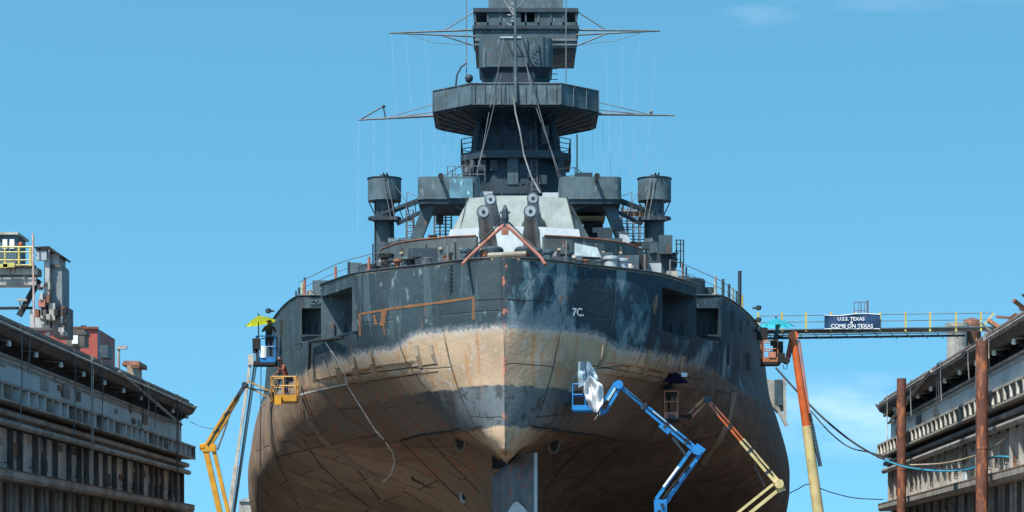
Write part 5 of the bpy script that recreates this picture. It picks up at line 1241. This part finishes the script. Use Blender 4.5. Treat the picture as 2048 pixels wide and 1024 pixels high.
part('jib_cover', MB().beam(a0+Vector((-.1, -.06, .08)), a0.lerp(j0, .55)+Vector((-.08, -.06, .1)), .14, .14), steel('pale_orange_cover', (.55, .28, .12)), r4)
joint(a0, .16, GREY, r4); joint(j0, .12, DARK, r4)
part('basket_link', MB().beam(j0, W(1356, 832, Y4_), .12, .12), DARK, r4)
basket(r4, 1328, 1357, 782, 838, Y4_-.1, PINKL, 1.0, 1, .3); part('platform_floor', MB().box(W(1342, 842, Y4_+.3), (.66, 1, .12)), DARK, r4)
part('tool_box', MB().box(W(1343, 833, Y4_-.15), (.28, .1, .14)), GREY, r4)

# tall orange and cream lift
Y5_ = 121
r5 = thing('boom_lift', (W(1668, 1272, Y5_).x, Y5_, -2.6), 'tall orange boom lift with cream lower mast standing between the ship and the right wall', 'boom lift', 'boom lifts around the ship')
lift_base(r5, W(1668, 1272, Y5_).x, Y5_, ORAL)
tp, md, bt = W(1586, 672, Y5_), W(1613, 852, Y5_), W(1664, 1225, Y5_)
part('fly_boom', MB().path([tp, md], [.17, .21], 14), ORAL, r5, smooth=True); part('boom', MB().path([md, bt], [.23, .32], 14), CREAM, r5, smooth=True)
part('boom_head', MB().path([tp-Vector((0, .2, 0)), tp+Vector((0, .2, 0))], .24, 14), ORAL, r5)
part('lift_cable', MB().tube(tp+Vector((.3, -.05, -.2)), md+Vector((.2, -.05, .2)), .045).tube(tp+Vector((.2, -.05, -.2)), md+Vector((.12, -.05, .2)), .03), PINKL, r5)
ch = MB(); 
for i in range(26):
    c = W(1618+i*.85, 828+i*4.1, Y5_-.1); ch.box(c+Vector((.05, 0, 0)), (.16, .1, .07), M=Matrix.Rotation(R(20), 3, 'Y'))
ch.tube(W(1615, 826, Y5_), W(1638, 934, Y5_), .03); part('hose_chain', ch, DARK, r5)
j0 = W(1573, 722, Y5_); double_beam(tp+Vector((-.08, 0, -.1)), j0, .05, .1, .12, steel('dark_red_jib', (.22, .03, .03)), 'jib', r5)
part('jib_cylinder', MB().tube(tp+Vector((0, -.05, -.3)), W(1580, 715, Y5_), .035).tube(W(1580, 715, Y5_), W(1574, 724, Y5_), .03), GREYD, r5)
part('dangling_loop', MB().path([W(1566, 730, Y5_), W(1568, 738, Y5_), W(1573, 738, Y5_), W(1575, 728, Y5_)], .02, 5), WIRED, r5)
part('basket_bracket', MB().box(W(1562, 716, Y5_), (.35, .4, .45)), DARK, r5); joint(j0, .15, DARK, r5)
basket(r5, 1526, 1557, 681, 724, Y5_-.1, steel('dull_orange_basket', (.50, .17, .07), rust=.2), 1.2, 1, .24)
part('basket_skirt', MB().box(W(1541, 728, Y5_+.4), (.85, 1.1, .14)), DARK, r5)
part('tool_box', MB().box(W(1544, 710, Y5_), (.32, .3, .28)), PINKL, r5); part('engine_box', MB().box(W(1556, 700, Y5_+.3), (.45, .5, .8)), DARK, r5)

def boom_hoses(p0, p1, root, off=(0, -.18, .08)):
    o = Vector(off); n_ = 9
    for k_ in range(2):
        pts = [p0.lerp(p1, t)+o+Vector((.03*k_, -.02*k_, -.06*abs(math.sin(t*9+k_)))) for t in np.linspace(0.03, .97, n_)]
        part('hydraulic_hose', MB().path(pts, .018, 5), RUB, root)
    for t in (.3, .62, .9): part('clamp_band', MB().box(p0.lerp(p1, t)+Vector((0, -.16, 0)), (.12, .05, .3), M=Matrix.Rotation(random.uniform(.5, .9), 3, 'Y')), GREYD, root)
boom_hoses(W(413, 896, Y1_), W(480, 785, Y1_), r1); boom_hoses(W(1245, 778, Y3_), W(1385, 895, Y3_), r3); boom_hoses(W(1420, 808, Y4_), W(1548, 958, Y4_), r4); boom_hoses(W(1395, 912, Y3_), W(1325, 1000, Y3_), r3, (-.1, -.2, 0))
# umbrellas
def umbrella(px, ytop, xl, xr, ylow, ybase, Y, tilt, mat, label, drop=None):
    top = W(px, ytop, Y); base = W(px, ybase, Y); rad = (xr-xl)/2/F*Y
    root = thing('umbrella', tuple(base), label, 'umbrella')
    part('pole', MB().tube(base, top+Vector((0, 0, -.02)), .03, n=8), GREYD, root)
    n = 8; h = (ylow-ytop)/F*Y; cxo = ((xl+xr)/2-px)/F*Y
    M = Matrix.Rotation(R(tilt), 3, 'Y'); vs = [top]
    ctr = top+Vector((cxo, 0, 0))
    for rr, zz in ((.5, -.42), (1.0, -1.0)):
        for k_ in range(n*2):
            a = math.pi*k_/n; rr2 = rr*(1 if k_ % 2 == 0 else .93); v = M@Vector((math.cos(a)*rad*rr2, math.sin(a)*rad*rr2, h*zz*(.62 if abs(tilt) > 1 else 1.15)*(1 if k_ % 2 == 0 else 1.04)))
            vs.append(top+Vector((cxo*rr, 0, 0))+v)
    q = n*2
    fs = [(0, 1+i, 1+(i+1) % q) for i in range(q)]+[(1+i, 1+q+i, 1+q+(i+1) % q, 1+(i+1) % q) for i in range(q)]
    cp = part('canopy', MB().add(vs, fs), mat, root)
    for k_ in range(0, q, 2): part('rib', MB().tube(top+Vector((0, 0, -.05)), Vector(vs[1+q+k_])+Vector((0, 0, -.03)), .012, n=4), GREYD, cp)
    part('finial', MB().lathe(top, [(.05, 0), (.05, .05), (.01, .1)], 8), GREYD, root)
    return root
def cloth(name, col):
    k = NT(name); n_ = k.noise(k.map(), 5, 4); c = k.mix(n_, col, tuple(v*.8 for v in col)); k.fin(c, .8)
    tr = k.n('ShaderNodeBsdfTranslucent'); k.put(tr.inputs[0], c); mx = k.n('ShaderNodeMixShader'); mx.inputs[0].default_value = .7
    k.t.links.new(k.b.outputs[0], mx.inputs[1]); k.t.links.new(tr.outputs[0], mx.inputs[2]); k.t.links.new(mx.outputs[0], k.o.inputs[0]); return k.m
umbrella(517, 631, 486, 551, 656, 722, Y2_, -11, cloth('lime_cloth', (.62, .68, .03)), 'lime green umbrella tilted over the white lift basket')
umbrella(1552, 636, 1519, 1590, 650, 724, Y5_, 0, cloth('pale_cyan_cloth', (.08, .74, .90)), 'pale turquoise umbrella over the basket of the tall orange lift')
umbrella(1349, 742, 1322, 1377, 762, 836, Y4_, 0, cloth('navy_cloth', (.012, .012, .06)), 'dark navy umbrella shading the basket of the orange and cream lift')
mk('white_panel', MB().slab([W(1362, 745, Y4_-.3), W(1375, 746, Y4_-.3), W(1374, 753, Y4_-.35), W(1364, 754, Y4_-.45)], (0, -.02, .0)), LETT, bpy.data.objects['umbrella.002'])

# people: one continuous skinned body each
def worker_mat(name, shirt, trousers, hat, skin=(.22, .12, .07)):
    k = NT(name); X, Y, Zz = k.xyz(); n_ = k.noise(k.map((3, 3, 3)), 3, 5)
    c = k.mix(k.step(Zz, .92, .96), trousers, shirt); c = k.mix(k.step(Zz, 1.49, 1.51), c, skin)
    c = k.mix(k.step(Zz, .12, .10), c, (.02, .015, .01)); c = k.mix(k.math('MULTIPLY', k.step(n_, .45, .6), .4), c, (.02, .02, .02)); k.bump(n_, .4, .02)
    return k.fin(c, .85), steel(name+'_hat', hat, rough=.4, scale=3)
def person(loc, rot, shirt, trousers, hat, label, armL, armR, lean=0.0, nm='worker'):
    V = []; E = []; Rr = []
    def add(p, r, par=None):
        V.append(p); Rr.append(r)
        if par is not None: E.append((par, len(V)-1))
        return len(V)-1
    L = lambda z: lean*max(0, z-.95)
    pel = add((0, 0, .95), .15); w = add((0, -L(1.12), 1.12), .135, pel); ch = add((0, -L(1.34), 1.34), .155, w); nk = add((0, -L(1.48), 1.50), .06, ch)
    hd = add((0, -L(1.6)-.01, 1.60), .085, nk); ht = add((0, -L(1.7)-.01, 1.72), .075, hd); add((0, -L(1.6)-.11, 1.605), .018, hd)
    for s in (-1, 1): add((s*.085, -L(1.6), 1.62), .018, hd)
    for s, pts in ((-1, armL), (1, armR)):
        sh_ = add((s*.19, -L(1.42), 1.42), .065, ch); el_ = add((s*pts[0][0], pts[0][1]-L(1.2), pts[0][2]), .045, sh_); ha = add((s*pts[1][0], pts[1][1]-L(1.2), pts[1][2]), .03, el_)
        d = (Vector(V[ha])-Vector(V[el_])).normalized(); sd = d.cross(Vector((0, 0, 1))); sd = sd.normalized() if sd.length > .1 else Vector((1, 0, 0))
        pm = add(tuple(Vector(V[ha])+d*.08), .036, ha)
        for q_ in range(4):
            o1 = Vector(V[pm])+sd*(q_-1.5)*.021+d*.02; f1 = add(tuple(o1+d*.03), .009, pm); add(tuple(o1+d*(.05+.01*(q_ in (1, 2)))+Vector((0, 0, -.02))), .008, f1)
        add(tuple(Vector(V[ha])+d*.06+sd*-.05), .010, ha)
    for s in (-1, 1):
        hp = add((s*.09, 0, .86), .095, pel); kn = add((s*.11, -.03, .48), .06, hp); an = add((s*.12, .02, .09), .042, kn); add((s*.13, -.14, .04), .035, an)
    me = bpy.data.meshes.new('person'); me.from_pydata(V, E, []); 
    o = bpy.data.objects.new('person', me); COL.objects.link(o); o.location = loc; o.rotation_euler = (0, 0, rot)
    sk = o.modifiers.new('skin', 'SKIN'); sk.use_smooth_shade = True
    for i, sv in enumerate(me.skin_vertices[0].data): sv.radius = (Rr[i], Rr[i]); sv.use_root = (i == 0)
    sb = o.modifiers.new('sub', 'SUBSURF'); sb.levels = 1; sb.render_levels = 1
    m_, h_ = worker_mat(nm, shirt, trousers, hat); me.materials.append(m_)
    o['label'] = label; o['category'] = 'person'
    hatm = MB().lathe((0, -L(1.7)-.01, 1.68), [(.17, 0), (.125, .02), (.12, .07), (.08, .13), (.01, .15)], 14)
    me2 = bpy.data.meshes.new('hard_hat'); me2.from_pydata(hatm.v, [], hatm.f); me2.materials.append(h_)
    ho = bpy.data.objects.new('hard_hat', me2); COL.objects.link(ho); ho.parent = o
    for v_ in ((-.035, 1.625), (.035, 1.625)): pass
    return o
q = W(537, 722, Y2_+.4); person((q.x, q.y, q.z+.2), R(30), (.03, .035, .045), (.02, .02, .025), (.06, .07, .09), 'worker in dark clothing standing in the blue basket under the lime umbrella', ((.36, -.02, 1.18), (.18, -.3, 1.3)), ((.36, -.05, 1.2), (.12, -.32, 1.36)), .1, 'dark_coverall')
q = W(573, 797, Y1_+.3); person((q.x, q.y, q.z+.05), R(-60), (.22, .07, .045), (.03, .05, .09), (.08, .05, .04), 'worker in rust red shirt bending in the yellow lift basket', ((.32, -.15, 1.15), (.2, -.38, 1.05)), ((.32, -.2, 1.2), (.22, -.45, 1.3)), .45, 'rust_red_shirt')
q = W(1334, 836, Y4_+.5); person((q.x, q.y, q.z+.1), R(200), (.02, .025, .03), (.015, .015, .02), (.14, .18, .18), 'worker in black under the navy umbrella on the orange and cream lift', ((.34, -.1, 1.2), (.2, -.3, 1.35)), ((.34, -.1, 1.2), (.2, -.3, 1.3)), .15, 'black_coverall')
q = W(1550, 724, Y5_+.5); person((q.x, q.y, q.z+.1), R(80), (.05, .05, .06), (.03, .03, .04), (.12, .12, .1), 'worker in dark grey in the orange basket under the turquoise umbrella', ((.32, -.1, 1.15), (.2, -.34, 1.1)), ((.32, -.1, 1.15), (.2, -.3, 1.2)), .2, 'grey_coverall')

# ------------------------------------------------------------------ crane and buildings beyond the left wall
YC = 133
cr_ = thing('gantry_crane', tuple(W(95, 660, YC)), 'weathered grey gantry crane with yellow railings and white tower box on the left dock wall', 'crane')
def cbox(n, x0, y0, x1, y1, dY, d, m): return pbox(n, x0, y0, x1, y1, YC+dY, d, m, cr_)
PALEC = steel('crane_pale_grey', (.40, .42, .42), dark=.6, rust=.3, streak=.7)
cbox('tower_body', 97, 532, 124, 612, .4, 2.2, steel('crane_blue_grey_panel', (.20, .235, .25), dark=.7, rust=.1))
cbox('tower_corner', 88, 500, 99, 640, 0, .9, PALEC); cbox('upper_box', 96, 508, 118, 530, .4, 2.0, PALEC)
cbox('tower_band', 95, 529, 122, 535, .3, 2.3, DKBR)
part('tower_roof', MB().slab([W(66, 494, YC), W(98, 492, YC), W(110, 501, YC), W(125, 511, YC), W(122, 513, YC), (W(96, 499, YC))], (0, 2.6, 0)), DARK, cr_)
cbox('white_panel', 72, 498, 93, 520, -.2, .4, WHITE); cbox('shadow_gap', 72, 497, 94, 501, -.25, .5, DARK)
cbox('machinery_base', 104, 612, 132, 672, .1, 2.2, steel('crane_brown_machinery', (.15, .125, .11), rust=.4, dark=.4, scale=2)); cbox('gear_cover', 98, 606, 110, 640, -.3, .8, CONCW)
cbox('rust_cover', 76, 599, 90, 614, -.5, .6, RUSTP); cbox('lower_frame', 60, 620, 100, 655, .2, 1.5, PALEC)
for i in range(26):
    x = random.uniform(68, 128); y = random.uniform(560 if x < 100 else 610, 665); w = random.uniform(4, 11); h = random.uniform(4, 16)
    cbox('machinery_piece', x, y, x+w, y+h, random.uniform(-.7, 0), .5, random.choice((PALEC, DKBR, DARK, CONCW, RUST, PALEC)))
for x0, y0, x1, y1 in ((-40, 535, 75, 549), (-40, 555, 72, 570)): cbox('cross_girder', x0, y0, x1, y1, 0, 1.2, CONCW if y0 < 550 else CONC)
cbox('girder_shadow', -40, 549, 70, 555, .3, .6, CONC)
cbox('walk_edge', -40, 530, 70, 536, -.2, .4, DKBR)
cab = cbox('cab', -20, 468, 33, 532, 1.0, 2.5, steel('crane_teal_cab', (.06, .12, .15), rust=.1)); cbox('cab_roof', -22, 464, 36, 469, .8, 3, CONCW)
for x in (6, 20): part('cab_window', MB().box(W(x+4, 488, YC+.95), (.25, .06, .5)), LETT, cab)
yr = MB()
for x in (-30, -10, 10, 38, 60, 62): yr.tube(W(x, 494, YC-.4), W(x, 532, YC-.4), .045 if x != 38 else .07, n=6)
for y in (494, 504, 520, 530): yr.tube(W(-40, y, YC-.4), W(66, y, YC-.4), .035 if y != 494 else .05, n=6)
yr.box(W(18, 530, YC-.5), (.6, .2, .25)).box(W(6, 532, YC-.5), (.5, .2, .2)); part('yellow_railing', yr, YRAIL, cr_)
part('marker_pole', MB().tube(W(66, 466, YC-.6), W(68, 655, YC-.6), .055, n=8), steel('red_and_white_pole', (.6, .48, .44), rust=.6, rustcol=(.4, .12, .08), scale=3), cr_)
part('diagonal_brace', MB().beam(W(78, 560, YC+.5), W(38, 632, YC+.5), .28, .3), DARK, cr_); part('tie_beam', MB().beam(W(-40, 617, YC+.6), W(66, 616, YC+.6), .14, .14), DARK, cr_)
part('floodlight', MB().box(W(45, 600, YC), (.5, .3, .12)).tube(W(40, 600, YC), W(40, 618, YC), .04), CONCW, cr_)
part('orange_beacon', MB().lathe(W(41, 492, YC), [(.1, 0), (.12, .12), (.05, .2)], 10), ORAL, cr_)

rb = thing('red_building', (W(165, 700, 205).x, 205, -8.8), 'plain red clad building with grey side wall behind the left dock wall', 'building')
a, c = W(133, 657, 205), W(195, 720, 205)
RED_R = Matrix.Rotation(R(0), 3, 'Z')
part('wall', MB().prism([(a.x-8, 205), (c.x, 205), (c.x, 214), (a.x-8, 214)], -8.8, a.z), BRICK, rb)
e = W(215, 660, 212)
part('side_wall', MB().slab([(c.x+.02, 204.95, -8.8), (c.x+.02, 204.95, a.z-.02), (e.x, 212, a.z-.02), (e.x, 212, -8.8)], (0.02, .3, 0)), steel('blue_grey_cladding', (.16, .20, .23)), rb)
part('roof_edge', MB().box(((a.x-8+c.x)/2, 204.9, a.z+.05), (c.x-a.x+8.2, .2, .18)), RUST, rb)
part('roof_vent', MB().box(W(167, 655, 206), (.4, .4, .3)), DARK, rb)
ce = pbox('equipment', 200, 690, 216, 715, 200, 2, GREY, rb)
mb_ = mk('switch_cabin', MB().box(W(155, 678, 150), (1.1, 1.5, 1.0)).box(W(155, 669, 150), (1.3, 1.6, .15)).box(W(150, 690, 150), (.5, .6, 1.4)), DKBR); mb_['label'] = 'small dark cabin on the left dock wall in front of the red building'; mb_['category'] = 'cabin'
mk('pane', MB().box(W(150, 679, 149.2), (.35, .06, .5)), LETT, mb_); mk('pale_bollard', MB().lathe(W(137, 688, 149.5), [(.15, 0), (.17, .7), (.05, .9)], 10), CONCW, mb_)
lp = thing('street_lamp', (W(237, 720, 190).x, 190, -8.8), 'short grey street lamp with a flat head beyond the left dock wall', 'street lamp')
part('post', MB().tube((W(237, 0, 190).x, 190, -8.8), W(237, 694, 190), .12, n=8), CONC, lp); part('lamp_head', MB().box(W(244, 695, 190), (.75, .4, .26)), CONC, lp)
oh = thing('orange_shed', (W(262, 740, 185).x, 185, -8.8), 'low shed with an orange roof at the far end of the left dock wall', 'shed')
a, c = W(243, 730, 185), W(276, 735, 185)
part('wall', MB().prism([(a.x+.4, 185), (c.x-.3, 185), (c.x-.3, 189), (a.x+.4, 189)], -8.8, a.z), steel('tan_wall', (.40, .29, .2)), oh)
part('roof', MB().slab([W(243, 730, 185), W(248, 721, 185), W(278, 722, 185), W(279, 731, 185)], (0, 4, 0)), RUSTP, oh)
part('gutter', MB().beam(W(262, 733, 184.8), W(279, 733, 184.8), .25, .2), RUST, oh)
wb_ = thing('warehouse', (W(492, 1010, 260).x, 260, -8.8), 'pale warehouse corner showing low beside the port bilge', 'warehouse')
a, c = W(478, 1001, 260), W(560, 992, 260)
part('wall', MB().prism([(a.x, 260), (c.x, 260), (c.x, 280), (a.x, 280)], -8.8, a.z), CONCW, wb_); part('roof', MB().slab([W(478, 1001, 259.8), W(500, 993, 259.8), W(560, 993, 259.8), W(560, 1003, 259.8), W(478, 1003, 259.8)], (0, 20.5, 0)), steel('pale_metal_roof', (.45, .47, .46)), wb_)
